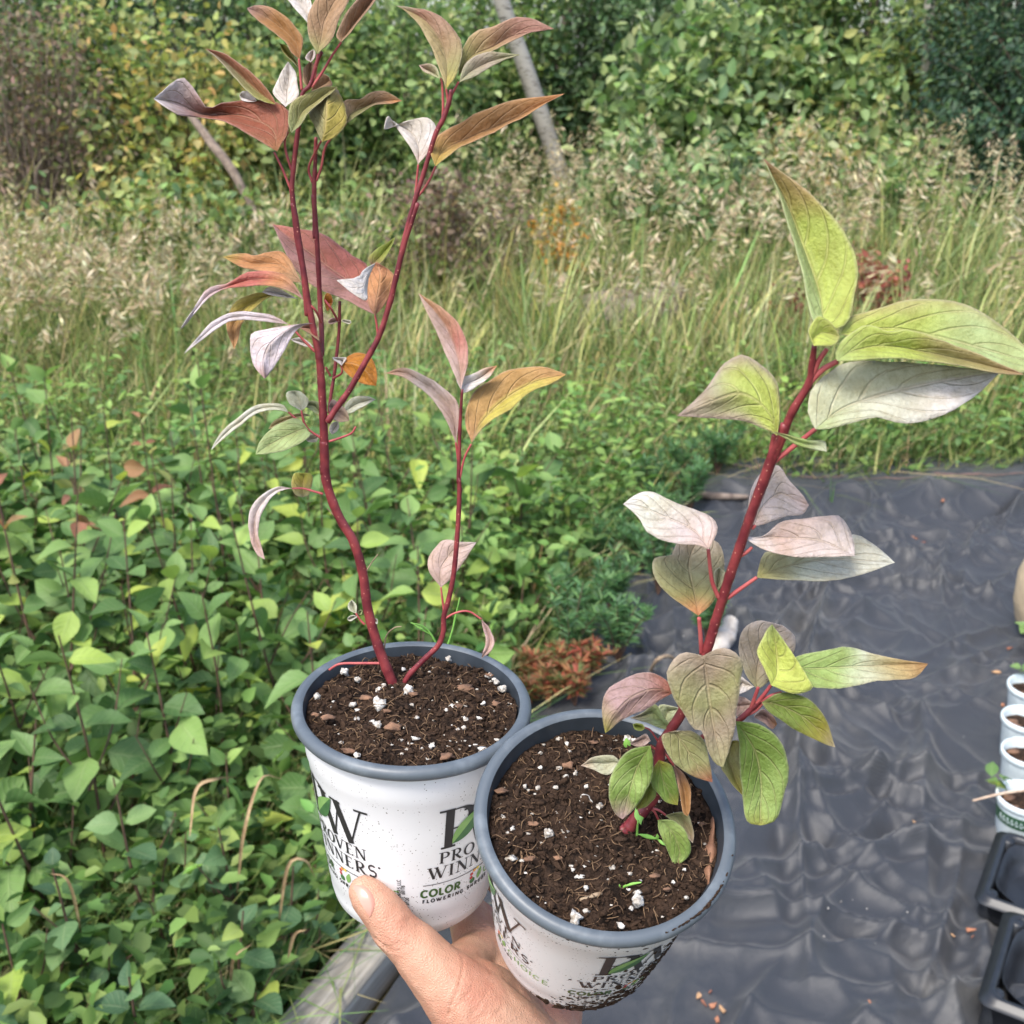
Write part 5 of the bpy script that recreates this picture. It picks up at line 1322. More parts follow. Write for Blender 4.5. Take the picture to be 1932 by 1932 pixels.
# ---------------------------------------------------------------- right plant
b2 = POT2.hit(*FI(455, 1300), -0.009)
y2 = proj(b2)[1]
B = Plant('dogwood_cutting', 'dogwood cutting with thick red stem and large green and mauve leaves in the tilted pot', b2, proj(b2)[2], 0.105 / 980, y2)
B.stem(FI, [(450, 1300), (500, 1298), (545, 1280), (600, 1210), (690, 1110), (735, 1000), (745, 840), (760, 750), (800, 680), (880, 560), (960, 400), (1040, 170), (1090, 20)], [13, 12.5, 11, 10, 9, 9, 8.5], start=b2 - POT2.a * 0.014 - POT2.er * 0.006)
B.stem(FH, [(720, 1345), (770, 1180), (820, 1020), (860, 890), (960, 600), (1030, 400), (1110, 180), (1150, 60), (1220, -100)], [8.5, 8.4, 8.2, 7.8, 7], name='branch')
B.stem(FE, [(470, 1960), (590, 1650), (640, 1530), (700, 1380), (790, 1225), (805, 1130), (820, 1025)], [7.6, 7, 6, 4], name='branch')
B.stem(FI, [(930, 770, 1.0), (1020, 700, 1.0), (1120, 650, 0.6), (1240, 600), (1330, 520), (1385, 470)], [5, 5, 5.4, 4.6], name='branch')
for f, pts, r in ((FE, [(795, 1220), (860, 1155), (940, 1110)], (5, 4)), (FE, [(800, 1200), (840, 1110), (885, 1045)], (4.6, 3.6)), (FE, [(600, 1645), (720, 1552), (825, 1468)], (4.6, 3.6)), (FE, [(580, 1640), (605, 1500)], (4.4, 4)),
                  (FH, [(690, 1352), (685, 1250), (675, 1125)], (4, 3.6)), (FH, [(800, 1000), (765, 920), (750, 850), (733, 690)], (4, 3)), (FH, [(855, 1000), (940, 940), (1040, 870)], (4, 3)), (FH, [(930, 735), (975, 710), (1010, 680)], (4, 2.6)), (FH, [(1010, 560), (1030, 540)], (3, 3)),
                  (FI, [(1325, 520), (1350, 450), (1372, 385)], (3.6, 3)), (FI, [(1360, 490), (1410, 430), (1452, 372)], (4, 3)), (FI, [(1380, 480), (1450, 440), (1520, 418)], (3.4, 2.6)), (FI, [(1240, 600), (1235, 610)], (3, 3)), (FI, [(1300, 560), (1360, 530), (1400, 485)], (3.4, 2.6)),
                  (FI, [(890, 545), (865, 480), (835, 420)], (4, 3)), (FI, [(670, 1145), (710, 1170), (740, 1225)], (2.6, 2)), (FI, [(690, 1150), (740, 1165), (785, 1195)], (2.4, 2)), (FI, [(745, 740), (690, 660), (650, 640)], (2, 1.4)), (FI, [(745, 790), (700, 765), (690, 755)], (2.4, 2)), (FI, [(750, 810), (742, 845)], (2.4, 2)),
                  (FI, [(780, 700), (820, 680), (850, 668)], (2.4, 2)), (FI, [(760, 780), (800, 830), (835, 880)], (2.4, 2))):
    pet(B, f, pts, r)
B.leaf(FE, (872, 955), (545, 30), [(800, 882), (742, 602), (682, 402), (612, 182)], [(985, 915), (1032, 760), (1045, 602), (992, 452), (882, 302), (752, 182), (650, 108)], [(870, 720), (800, 480), (700, 250)], c=('byg', 'yg', 'yg', (176, 160, 88), 'redb'), cl='lgreen', k=0.1, z=0.6, fold=0.9)
B.leaf(FE, (815, 1028), (957, 978), [(785, 945), (835, 870), (905, 900)], [(870, 1034), (925, 1028)], c=('byg', 'yg', 'olive'), z=-0.5)
B.leaf(FE, (955, 965), (2020, 1130), [(1000, 880), (1130, 842), (1290, 790), (1480, 780), (1690, 842), (1860, 965)], [(1100, 1010), (1400, 1090), (1700, 1160), (1900, 1175)], [(1250, 930), (1600, 1000)], c=('byg', 'yg', 'lgreen', 'lgreen'), k=0.55, z=0.8, fold=0.4, e=(178, 170, 112))
B.leaf(FE, (940, 1106), (1935, 1182), [(938, 1030), (1050, 930), (1125, 915), (1205, 945), (1325, 945), (1455, 982), (1700, 1075)], [(1050, 1106), (1200, 1090), (1400, 1106), (1600, 1136), (1800, 1177)], [(1040, 1050), (1250, 1020), (1600, 1085)], c=('lgreen', 'yg', 'yg', 'olive', 'tan'), k=0.3, z=-0.7, fold=0.5)
B.leaf(FE, (822, 1470), (1805, 1165), [(785, 1385), (800, 1272), (900, 1162), (1050, 1112), (1400, 1120), (1650, 1150)], [(900, 1470), (1050, 1432), (1150, 1408), (1300, 1442), (1450, 1420), (1660, 1305)], [(1000, 1350), (1300, 1255), (1600, 1195)], c=('lgreen', 'pgreen', 'white', 'white'), cl=(200, 204, 172), k=0.3, z=-1.4, fold=0.35)
B.leaf(FE, (622, 1505), (88, 1400), [(560, 1470), (430, 1432), (250, 1412)], [(634, 1400), (634, 1262), (572, 1162), (440, 1080), (352, 1110), (272, 1220), (180, 1322)], [(560, 1380), (420, 1290), (260, 1330)], c=('byg', 'yg', 'gtaupe', 'mauve'), k=0.2, z=-0.4, fold=-0.4, e='mauve')
B.leaf(FE, (600, 1482), (886, 1590), [(700, 1545), (800, 1575)], [(700, 1505), (790, 1522), (872, 1530)], c=('gtaupe', 'lgreen', 'pgreen'), k=0.2, z=-0.9, fold=0.1)
B.leaf(FH, (1020, 548), (1370, 412), [(985, 430), (1010, 302), (1082, 192), (1170, 160), (1245, 252), (1325, 342)], [(1100, 530), (1222, 490), (1330, 470)], [(1090, 420), (1200, 340), (1300, 380)], c=('mauve', 'pmauve', 'pmauve', 'mauve'), k=0.3, z=1.2, fold=0.3)
B.leaf(FH, (735, 692), (194, 405), [(640, 662), (460, 646), (380, 602), (332, 560), (280, 482)], [(790, 582), (762, 502), (640, 432), (490, 376), (370, 328), (280, 345)], [(640, 570), (450, 480), (300, 420)], c=('pink', 'pmauve', 'pgw', 'white'), k=0.5, z=-0.6, fold=0.25)
B.leaf(FH, (670, 1112), (690, 610), [(560, 1040), (422, 922), (380, 800), (402, 742), (500, 730), (540, 650)], [(760, 1030), (812, 900), (836, 780), (800, 655)], [(650, 950), (620, 800), (640, 690)], c=((196, 120, 70), 'olive', 'gtaupe', 'taupe', 'taupe'), k=0.2, z=0.3, fold=0.3)
B.leaf(FH, (1662, 735), (944, 610), [(1400, 742), (1200, 722), (1080, 692)], [(1652, 640), (1612, 540), (1540, 480), (1350, 502), (1172, 532), (1080, 610)], [(1450, 640), (1200, 620)], c=('pmauve', 'pmauve', 'pink', 'white'), k=0.5, z=-0.6, fold=0.3)
B.leaf(FH, (1040, 872), (1916, 776), [(1060, 780), (1105, 705), (1300, 690), (1500, 650), (1662, 602), (1785, 662)], [(1200, 886), (1400, 892), (1600, 876), (1760, 830)], [(1250, 800), (1500, 760)], c=('olive', 'pgreen', 'pgw', 'pgw'), k=0.45, z=0.1, fold=0.3)
B.leaf(FH, (790, 965), (803, 803), [(768, 890), (768, 830)], [(830, 900), (846, 840)], c=('gtaupe', 'pgreen'), z=0.3)
B.leaf(FI, (1022, 186), (1150, 892), [(900, 165), (822, 220), (795, 320), (830, 442), (892, 540), (960, 642), (1012, 655), (1052, 790), (1100, 870)], [(1130, 138), (1212, 158), (1282, 230), (1262, 332), (1242, 500), (1222, 652), (1190, 782)], [(1045, 300), (1075, 500), (1110, 720)], c=('taupe', 'taupe', 'gtaupe', 'taupe', 'gtaupe'), k=-0.15, z=-1.4, fold=0.3, tz=-0.3)
B.leaf(FI, (836, 420), (402, 676), [(800, 350), (700, 292), (580, 310), (450, 370), (390, 452), (384, 570)], [(762, 462), (700, 502), (600, 552), (500, 602), (440, 652)], [(700, 390), (560, 440), (450, 560)], c=('redb', 'mauve', 'mauve', 'olive'), k=0.2, z=-1.0, fold=-0.4)
B.leaf(FI, (842, 662), (558, 578), [(760, 645), (660, 612)], [(770, 560), (722, 488), (640, 545)], c=('lgreen', 'lgreen', 'taupe'), z=0.0)
B.leaf(FI, (800, 662), (882, 520), [(735, 600), (745, 505), (820, 505)], [(840, 640), (880, 580)], c=('lgreen', 'pgreen'), z=0.6)
B.leaf(FI, (850, 668), (1082, 988), [(760, 690), (790, 792), (862, 882), (962, 952)], [(960, 664), (1032, 742), (1062, 852)], c=('taupe', 'gtaupe', 'gtaupe', 'redb'), k=0.0, z=-1.2, fold=0.25)
B.leaf(FI, (690, 756), (512, 1222), [(562, 780), (472, 872), (420, 1000), (435, 1112), (470, 1192)], [(706, 852), (702, 952), (652, 1062), (582, 1162)], [(610, 900), (560, 1060)], c=('green', 'green', 'lgreen', 'green', 'mauve'), k=-0.1, z=-1.3, fold=0.25)
B.leaf(FI, (505, 862), (248, 882), [(420, 942), (340, 912)], [(450, 820), (380, 811), (310, 836)], c=('pgreen', 'pgreen', 'pink'), z=-0.4)
B.leaf(FI, (742, 846), (862, 1132), [(690, 922), (700, 1012), (762, 1092), (810, 1122)], [(822, 882), (852, 962), (872, 1062)], c=('olive', 'green', 'green', 'olive'), k=-0.1, z=-0.8, fold=0.25)
B.leaf(FI, (695, 985), (598, 1162), [(640, 1050), (600, 1102)], [(722, 1062), (672, 1132)], c=('green', 'olive'), z=-0.4)
B.leaf(FI, (835, 880), (926, 1202), [(862, 992), (880, 1102), (896, 1182)], [(902, 932), (942, 1022), (946, 1132)], c=('mauve', 'tan', 'tan'), z=-0.6, fold=0.3)
B.leaf(FI, (735, 1226), (840, 1538), [(740, 1292), (790, 1402), (822, 1482)], [(832, 1230), (912, 1292), (942, 1382), (922, 1462)], c=('lgreen', 'lgreen', 'green', 'lgreen'), k=-0.1, z=-0.9, fold=0.2)
B.leaf(FI, (785, 1196), (957, 1372), [(850, 1250), (915, 1322)], [(882, 1174), (932, 1202), (964, 1300)], c=('gtaupe', 'gtaupe', 'taupe'), z=-0.5)
B.leaf(FI, (1230, 600), (1390, 1262), [(1246, 702), (1256, 902), (1272, 1102), (1300, 1235)], [(1382, 620), (1482, 692), (1552, 802), (1566, 952), (1532, 1082), (1482, 1225)], [(1360, 800), (1400, 1000), (1390, 1180)], c=('green', 'green', 'green', 'lgreen', 'olive'), k=-0.15, z=-0.9, fold=0.35)
B.leaf(FI, (1210, 722), (1280, 1078), [(1150, 800), (1135, 890), (1200, 992)], [(1255, 740), (1272, 900)], c=('olive', 'gtaupe', 'olive'), z=-0.2)
B.leaf(FI, (1395, 482), (1862, 767), [(1440, 542), (1530, 602), (1662, 682), (1780, 742)], [(1500, 425), (1620, 428), (1742, 500), (1805, 602)], [(1500, 500), (1650, 570), (1770, 670)], c=('gtaupe', 'dgreen', 'dgreen', 'olive', 'taupe'), k=0.1, z=-0.6, fold=0.25)
B.leaf(FI, (1452, 372), (1462, -14), [(1432, 322), (1368, 192), (1372, 128), (1420, 30)], [(1590, 425), (1712, 402), (1692, 332), (1612, 192), (1530, 80)], [(1500, 300), (1500, 150)], c=('byg', 'byg', 'byg', 'lgreen'), k=0.1, z=-0.5, fold=0.4)
B.leaf(FH, (1045, 1582), (1205, 1172), [(972, 1482), (925, 1332), (950, 1202), (1042, 1145)], [(1110, 1542), (1202, 1452), (1272, 1332), (1278, 1242)], c=('gtaupe', 'taupe', 'taupe', 'pmauve'), k=0.2, z=0.8, fold=0.3)
B.leaf(FF, (1485, 1262), (1751, 1252), [(1520, 1292), (1580, 1299), (1650, 1286), (1722, 1281)], [(1500, 1240), (1545, 1228), (1602, 1221), (1652, 1235), (1702, 1244)], [(1560, 1262), (1650, 1258)], c=('green', 'lgreen', 'lgreen', 'pgreen', (190, 172, 132), 'tan'), k=0.4, z=0.2, fold=0.3)
B.leaf(FI, (1345, 500), (1218, 512), [(1300, 560), (1240, 572)], [(1290, 445), (1235, 448)], c=('pink', 'mauve'), z=0.5)
B.leaf(FI, (1345, 572), (1492, 622), [(1400, 612), (1455, 652)], [(1400, 522), (1465, 570)], c=('pink', 'mauve', 'tan'), z=0.4)
B.leaf(FI, (1348, 382), (1232, 432), [(1300, 412), (1250, 430)], [(1300, 345), (1258, 322)], c=('white',), z=0.7)
B.leaf(FI, (690, 725), (556, 742), [(640, 758), (590, 758)], [(660, 678), (600, 710)], c=('pink',), z=-0.7)
B.leaf(FI, (655, 645), (575, 618), [(630, 668), (590, 655)], [(640, 622), (600, 612)], c=('byg',), z=-0.5)

# seedlings and litter in the pots
M_SEED = simple('seedling_green', (140, 190, 90), (112, 168, 72), 0.5, 100)
M_DEAD = simple('dead_leaf_brown', (146, 106, 80), (104, 74, 58), 0.7, 90, 0.5, 200)
def seedling(pot, f, base, shoots, leaves, label):
    b = pot.hit(*f(*base), -0.012)
    d = proj(b)[2]
    root = thing('weed_seedling', label, 'seedling', b, None)
    tv = []
    for pts in shoots:
        q = [b if i == 0 else P(*f(p[0], p[1]), d - 0.004 * i) for i, p in enumerate([base] + pts)]
        tv.append(tube(q, np.linspace(0.0007, 0.0003, len(q)), 5, 8))
    V, Q = join(tv); part('stem', V, Q, M_SEED, root)
    for p0, p1, w in leaves:
        a, c = P(*f(*p0), d - 0.005), P(*f(*p1), d - 0.007)
        dd = c - a; n = np.cross(dd, FW); n /= np.linalg.norm(n)
        ts = np.linspace(0, 1, 7)
        W_ = np.sin(np.pi * np.clip(ts, 0.04, 0.97) ** 0.9) * w * f.s * K * d / F
        V = np.stack([a + dd * t_ + n * s_ * W_[i] + FW * 0.0006 * abs(s_) for i, t_ in enumerate(ts) for s_ in (-1, 0, 1)])
        part('leaf', V, grid_quads(7, 3), M_SEED, root)
seedling(POT1, FD, (1205, 1175), [[(1150, 1060), (1100, 1010), (1035, 992)]], [((1150, 1060), (1035, 992), 5)], 'thin curved grass seedling at the back of the upright pot')
seedling(POT1, FD, (1212, 1180), [[(1255, 1060), (1280, 960), (1302, 855)]], [((1255, 1060), (1302, 855), 5), ((1210, 1180), (1180, 1150), 6)], 'thin upright grass seedling behind the second stem of the upright pot')
seedling(POT2, FI, (600, 1390), [[(605, 1290), (610, 1230)]], [((600, 1150), (630, 1258), 26), ((650, 1190), (620, 1250), 10)], 'bright green seedling beside the red stem foot in the tilted pot')
seedling(POT2, FI, (790, 1395), [[(735, 1350)]], [((735, 1350), (608, 1318), 14), ((735, 1350), (785, 1392), 10), ((735, 1355), (733, 1318), 12)], 'small narrow leaved seedling next to the lowest dogwood leaf')
seedling(POT2, FI, (490, 1672), [[(530, 1645), (630, 1622)]], [((530, 1645), (630, 1622), 8), ((500, 1660), (490, 1635), 6)], 'tiny green sprig lying on the soil at the front of the tilted pot')
seedling(POT2, FI, (560, 775), [[(548, 740)]], [((548, 780), (535, 708), 24), ((480, 850), (365, 835), 20)], 'light green seedling at the back of the tilted pot')
# curled brown leaf against the wall of the tilted pot
def brown_leaf(pot, f, pts_l, pts_r, label, mat=M_DEAD):
    L = catmull([pot.hit(*f(*p), -0.008) for p in pts_l], 16); R_ = catmull([pot.hit(*f(*p), -0.008) for p in pts_r], 16)
    rows = []
    for i in range(16):
        for s_ in np.linspace(0, 1, 5):
            rows.append(L[i] * (1 - s_) + R_[i] * s_ + pot.a * (0.003 * math.sin(math.pi * s_) + 0.0015 * math.sin(i * 1.1)))
    V = np.array(rows); Q = grid_quads(16, 5)
    V2 = V - pot.a * 0.0003
    return tag(part('dead_leaf', np.vstack([V, V2]), np.vstack([Q, Q[:, ::-1] + len(V)]), mat), label, 'leaf')
brown_leaf(POT2, FI, [(1070, 1225), (1060, 1330), (1022, 1430), (1045, 1480), (1025, 1550), (1050, 1650)], [(1080, 1230), (1100, 1330), (1105, 1420), (1100, 1490), (1075, 1570), (1056, 1650)], 'curled dead brown leaf standing against the inside of the tilted pot')
brown_leaf(POT1, FD, [(1430, 1160), (1400, 1180), (1395, 1240)], [(1462, 1165), (1450, 1200), (1420, 1250)], 'dark withered leaf scrap on the soil by the back rim of the upright pot', simple('dark_litter', (70, 56, 50), (50, 42, 38), 0.8, 90))
def twig_in(pot, f, pts, r, label, mat=None):
    q = [pot.hit(*f(x, y), -0.009) + pot.a * z for x, y, z in pts]
    V, Q = tube(q, r, 6, 12); tag(part('root_strand', V, Q, mat or M_DRY), label, 'root', 'pale root strands on the soil')
twig_in(POT2, FJ, [(780, 1412, 0), (880, 1390, 0.0015), (960, 1355, 0)], [0.0007, 0.0009, 0.0005], 'pale dead stalk lying on the soil near the front lip of the tilted pot')
twig_in(POT2, FJ, [(805, 825, 0), (880, 775, 0.001), (950, 730, 0.001)], [0.0005, 0.0005, 0.0005], 'straight straw sticking out beside the large green leaf of the tilted pot')
twig_in(POT2, FJ, [(320, 980, 0), (375, 1060, 0.001), (410, 1130, 0), (400, 1250, 0)], [0.0005, 0.0007, 0.0005, 0.0004], 'orange-tan root strand by the side of the tilted pot', M_FIBRE)
twig_in(POT2, FJ, [(370, 1060, 0), (430, 1100, 0.001), (480, 1130, 0)], [0.0004, 0.0005, 0.0003], 'short forked root strand beside the orange-tan one', M_FIBRE)

# ================================================================== THE HAND
t = NT('skin')
red = t.step(t.noise(28, 3), 0.38, 0.70)
c = t.mix(red, lin((190, 147, 123)), lin((178, 121, 100)))
c = t.mix(t.math('MULTIPLY', t.step(t.noise(160, 4, 0.6), 0.45, 0.7), 0.25), c, lin((200, 160, 138)))
c = t.mix(t.math('MULTIPLY', t.math('LESS_THAN', t.voro(75), 0.045), 0.6), c, lin((120, 76, 56)))
t.base(c, 0.48, 0.4)
t.b.inputs['Subsurface Weight'].default_value = 0.10
t.b.inputs['Subsurface Radius'].default_value = (0.006, 0.0022, 0.0012)
t.b.inputs['Subsurface Scale'].default_value = 1.0
fine = t.math('ADD', t.voro(820, feat='DISTANCE_TO_EDGE'), t.math('MULTIPLY', t.noise(160, 5), 0.8))
t.bump(fine, 0.45, 0.0012)
M_SKIN = t.m
t = NT('finger_nail'); t.base(t.mix(t.noise(60, 3), lin((206, 152, 136)), lin((192, 134, 118))), 0.30, 0.5); M_NAIL = t.m

def capsules(chain, n=16, m=7):
    """overlapping ellipsoid-like beads along a chain of (x, y, depth, radius)"""
    out = []
    c = catmull(np.array([np.append(P(x, y, d), r) for x, y, d, r in chain]), max(2, (len(chain) - 1) * m + 1))
    for q in c:
        v, f = lump(8, 12, 0.0)
        out.append((v * q[3] + q[:3], f))
    return out
PX = 0.49 / F
beads = []
thumb = [(686, 1682, 0.488, 31 * PX), (697, 1694, 0.4875, 36 * PX), (716, 1712, 0.487, 40 * PX), (734, 1736, 0.487, 42 * PX), (746, 1754, 0.487, 43 * PX), (764, 1772, 0.487, 45 * PX), (790, 1797, 0.487, 51 * PX), (826, 1838, 0.487, 58 * PX), (866, 1880, 0.488, 70 * PX), (915, 1935, 0.492, 88 * PX), (990, 2030, 0.50, 108 * PX), (1080, 2180, 0.51, 120 * PX), (1180, 2420, 0.54, 128 * PX)]
beads += capsules(thumb)
wrist = (1005, 2035, 0.508, 0.022)
beads += capsules([(868, 1868, 0.492, 0.0150), (905, 1868, 0.500, 0.0135), (935, 1885, 0.508, 0.0135), (975, 1975, 0.510, 0.020), wrist], m=8)       # ball of the thumb under the tilted pot
for mcp, joints in (((905, 1790, 0.540, 0.0125), [(862, 1690, 0.585, 0.0100), (770, 1640, 0.600, 0.0088), (700, 1625, 0.585, 0.0072)]),        # index behind the upright pot
                    ((945, 1800, 0.556, 0.0130), [(880, 1720, 0.596, 0.0100), (790, 1690, 0.612, 0.0090), (715, 1672, 0.598, 0.0074)]),
                    ((1000, 1820, 0.560, 0.0125), [(985, 1720, 0.590, 0.0098), (930, 1640, 0.604, 0.0086), (890, 1590, 0.600, 0.0070)]),
                    ((1060, 1850, 0.560, 0.0115), [(1065, 1760, 0.584, 0.0086), (1040, 1690, 0.596, 0.0076), (1015, 1640, 0.596, 0.0064)])):
    beads += capsules([wrist, ((wrist[0] + mcp[0]) / 2, (wrist[1] + mcp[1]) / 2, (wrist[2] + mcp[2]) / 2, 0.0165), mcp] + joints, m=8)
beads += capsules([(850, 1845, 0.497, 0.0125), (885, 1815, 0.520, 0.0115), (910, 1795, 0.540, 0.012)], m=8)                                     # web between thumb and index
V, Q = join(beads)
tmp = obj('hand_build', mesh('hand_build', V, Q, M_SKIN))
rm = tmp.modifiers.new('r', 'REMESH'); rm.mode = 'VOXEL'; rm.voxel_size = 0.0011; rm.use_smooth_shade = True
sm = tmp.modifiers.new('s', 'SMOOTH'); sm.factor = 0.5; sm.iterations = 14
dg = bpy.context.evaluated_depsgraph_get()
hm = bpy.data.meshes.new_from_object(tmp.evaluated_get(dg))
bpy.data.objects.remove(tmp)
co = np.zeros(len(hm.vertices) * 3, np.float32); hm.vertices.foreach_get('co', co); co = co.reshape(-1, 3).astype(float)
nr = np.zeros(len(hm.vertices) * 3, np.float32); hm.vertices.foreach_get('normal', nr); nr = nr.reshape(-1, 3)
hx, hy, hd = proj(co)
facing = np.clip(-(nr @ FW), 0, 1)
hp = np.stack([hx, hy], -1)
def seg_dist(pts, n=60):
    c = catmull([(*q, 0) for q in pts], n)[:, :2]
    return np.min(np.linalg.norm(hp[:, None] - c[None], axis=2), 1)
disp = np.zeros(len(co))
def crease(f, pts, depth, width, bulge=0.35):
    global disp
    d = seg_dist([f(*p) for p in pts])
    disp += (-depth * np.exp(-(d / width) ** 2) + depth * bulge * np.exp(-((d - 2.2 * width) / (1.3 * width)) ** 2)) * facing
crease(FT, [(1122, 1150), (1130, 1210), (1110, 1300), (1085, 1400), (1040, 1500), (1020, 1580)], 0.0014, 1.8, 0.15)
crease(FT, [(1210, 1290), (1180, 1390), (1110, 1470), (1050, 1560)], 0.0003, 2.6, 0.15)
crease(FT, [(1300, 1390), (1260, 1480), (1180, 1570)], 0.00025, 2.6, 0.15)
crease(FT, [(1420, 1450), (1400, 1520), (1330, 1600)], 0.00025, 2.6, 0.15)
crease(FT, [(1240, 1590), (1300, 1560), (1420, 1540)], 0.0002, 2.6, 0.15)
for dx in (0, 16, 34, 52):                     # skin folds at the thumb joint
    crease(FT, [(500 + dx, 1010 + dx), (560 + dx, 1058 + dx * 0.9), (630 + dx * 1.1, 1062 + dx * 0.7), (690 + dx, 1030 + dx * 0.6)], 0.0007, 1.7, 0.3)
for k_ in range(3):
    crease(FT, [(700 - k_ * 22, 880 + k_ * 14), (745 - k_ * 22, 872 + k_ * 16), (790 - k_ * 10, 858 + k_ * 22)], 0.0006, 1.7, 0.3)
disp += 0.00025 * noise(co, 260, 2, 1) + 0.0006 * noise(co, 70, 2, 2)
co = co + nr * disp[:, None]
wr = np.array(P(1005, 2035, 0.508))
hm.vertices.foreach_set('co', (co - wr).astype(np.float32).ravel())
hm.polygons.foreach_set('use_smooth', np.ones(len(hm.polygons), bool)); hm.update()
if not len(hm.materials): hm.materials.append(M_SKIN)
hand = tag(obj('person', hm, None, wr), 'bare hand of a person gripping the two plant pots from below, thumb in front', 'hand')
# thumb nail: a thin plate laid on the skin
bvh = BVHTree.FromPolygons([tuple(q) for q in co], [tuple(p.vertices) for p in hm.polygons])
cut = catmull([(*FT(*p), 0) for p in ((352, 640), (405, 640), (458, 668), (490, 720), (500, 775), (486, 830), (462, 872))], 14)[:, :2]
free = catmull([(*FT(*p), 0) for p in ((330, 650), (335, 662), (350, 690), (372, 738), (398, 788), (424, 832), (446, 868))], 14)[:, :2]
nv_, ok = [], True
for i in range(14):
    for s_ in np.linspace(0, 1, 9):
        p = cut[i] * (1 - s_) + (free[i] + np.array([5.0, -1.0])) * s_
        r = FW + RT * (p[0] - CX) / F + UP * (CX - p[1]) / F
        h_, n_, _, _ = bvh.ray_cast(Vector(CAM), Vector(r).normalized())
        if h_ is None:
            h_, n_, _, _ = bvh.find_nearest(Vector(P(p[0], p[1], 0.484)))
        b_ = math.sin(math.pi * i / 13)
        nv_.append(np.array(h_) + np.array(n_) * (0.0001 + 0.0009 * b_ * min(1, s_ * 4)))
nv_ = np.array(nv_)
part('thumb_nail', nv_, grid_quads(14, 9), M_NAIL, hand)

# ================================================================== THINGS ON THE FABRIC
# wood chips
chip_spots = [(1722, 1015, 26), (1752, 1010, 20), (1742, 1024, 18), (1848, 999, 16), (1730, 1556, 26), (1817, 1614, 17), (1832, 1755, 30), (1318, 1878, 26), (1340, 1872, 20), (1344, 1898, 30), (1362, 1904, 26), (1328, 1893, 22), (1354, 1925, 26), (1880, 1268, 22), (1905, 1222, 20), (1892, 1330, 16), (1798, 1765, 12), (1770, 1760, 10), (1780, 945, 20), (1805, 950, 16), (1836, 1768, 14), (1640, 1890, 12)]
M_CHIPS = [simple('wood_chip_%d' % i, a, b, 0.85, 60, 0.5, 120) for i, (a, b) in enumerate((((176, 122, 92), (136, 92, 70)), ((196, 158, 118), (160, 122, 90)), ((148, 96, 74), (112, 74, 58))))]
def chip_mesh(seed):
    r = np.random.default_rng(seed)
    n = 7
    a = np.sort(r.uniform(0, 6.28, n)); rad = r.uniform(0.6, 1.0, n)
    top = np.stack([np.cos(a) * rad * 1.0, np.sin(a) * rad * 0.45, 0.16 + r.uniform(-0.06, 0.06, n) + 0.10 * np.cos(a)], -1)
    bot = top * np.array([0.94, 0.94, 1]) - np.array([0, 0, 0.2])
    V = np.vstack([top, bot]); j = list(range(n))
    return V, [j, [n + q for q in reversed(j)]] + [[q, n + q, n + (q + 1) % n, (q + 1) % n] for q in j]
for i, (x, y, s) in enumerate(chip_spots):
    p = on_fabric(x, y, 0.004); d = proj(p)[2]
    V, Fc = chip_mesh(i); sc_ = s * 0.5 * d / F
    Rz = np.array(Matrix.Rotation(rng.uniform(0, 6.28), 3, 'Z') @ Matrix.Rotation(rng.normal(0, 0.2), 3, 'X'))
    tag(part('wood_chip', (V * sc_) @ Rz.T + p, Fc, M_CHIPS[i % 3], smooth=False), 'small brown bark chip lying loose on the black fabric', 'wood chip', 'bark chips scattered on the fabric')
# fine white perlite crumbs and straw on the fabric
cr = []
for _ in range(22):
    x, y = (rng.uniform(1150, 1930), rng.uniform(960, 1930)) if rng.random() < 0.6 else (rng.normal(1660, 70), rng.normal(1735, 30))
    p = on_fabric(x, y, 0.002); v, q = lump(4, 6, 0.5, 3)
    cr.append((v * rng.uniform(0.0008, 0.0018) + p, q))
V, Q = join(cr); tag(part('perlite_crumbs', V, Q, M_PERL), 'tiny white crumbs sprinkled over the black fabric', 'crumbs', kind='stuff')
# stones, bleached wood, dead stalks
q0 = on_fabric(1362, 1215, 0.02)
wv = [on_fabric(1345, 1240, 0.015), on_fabric(1362, 1205, 0.03), on_fabric(1385, 1168, 0.02)]
V, Q = tube(wv, [0.018, 0.030, 0.016], 12, 14, wob=0.35)
tag(part('bleached_wood', V, Q, simple('bleached_wood', (210, 202, 192), (164, 152, 140), 0.85, 30, 0.6, 60)), 'bleached white piece of wood lying on the fabric behind the red stem', 'driftwood')
V, Q = tube([on_fabric(1250, 1010, 0.02), on_fabric(1290, 1070, 0.01), on_fabric(1345, 1142, 0.008)], [0.004, 0.0045, 0.003], 6, 10)
tag(part('dead_stalk', V, Q, M_DRY), 'thin dead stalk lying across the fabric among the feathery plants', 'stalk')
V, Q = tube([on_fabric(1225, 1270, 0.01), on_fabric(1240, 1245, 0.05), on_fabric(1262, 1238, 0.06), on_fabric(1280, 1250, 0.03)], [0.004, 0.005, 0.005, 0.002], 6, 16)
tag(part('dead_stalk', V, Q, M_DRY), 'arched tan stalk standing out behind the rim of the tilted pot', 'stalk')
V, Q = tube([on_fabric(1290, 925, 0.01), on_fabric(1340, 935, 0.015), on_fabric(1410, 938, 0.012)], [0.012, 0.014, 0.010], 7, 12)
tag(part('old_plank', V, Q, M_TWIG), 'brown branch lying at the far edge of the fabric', 'branch')
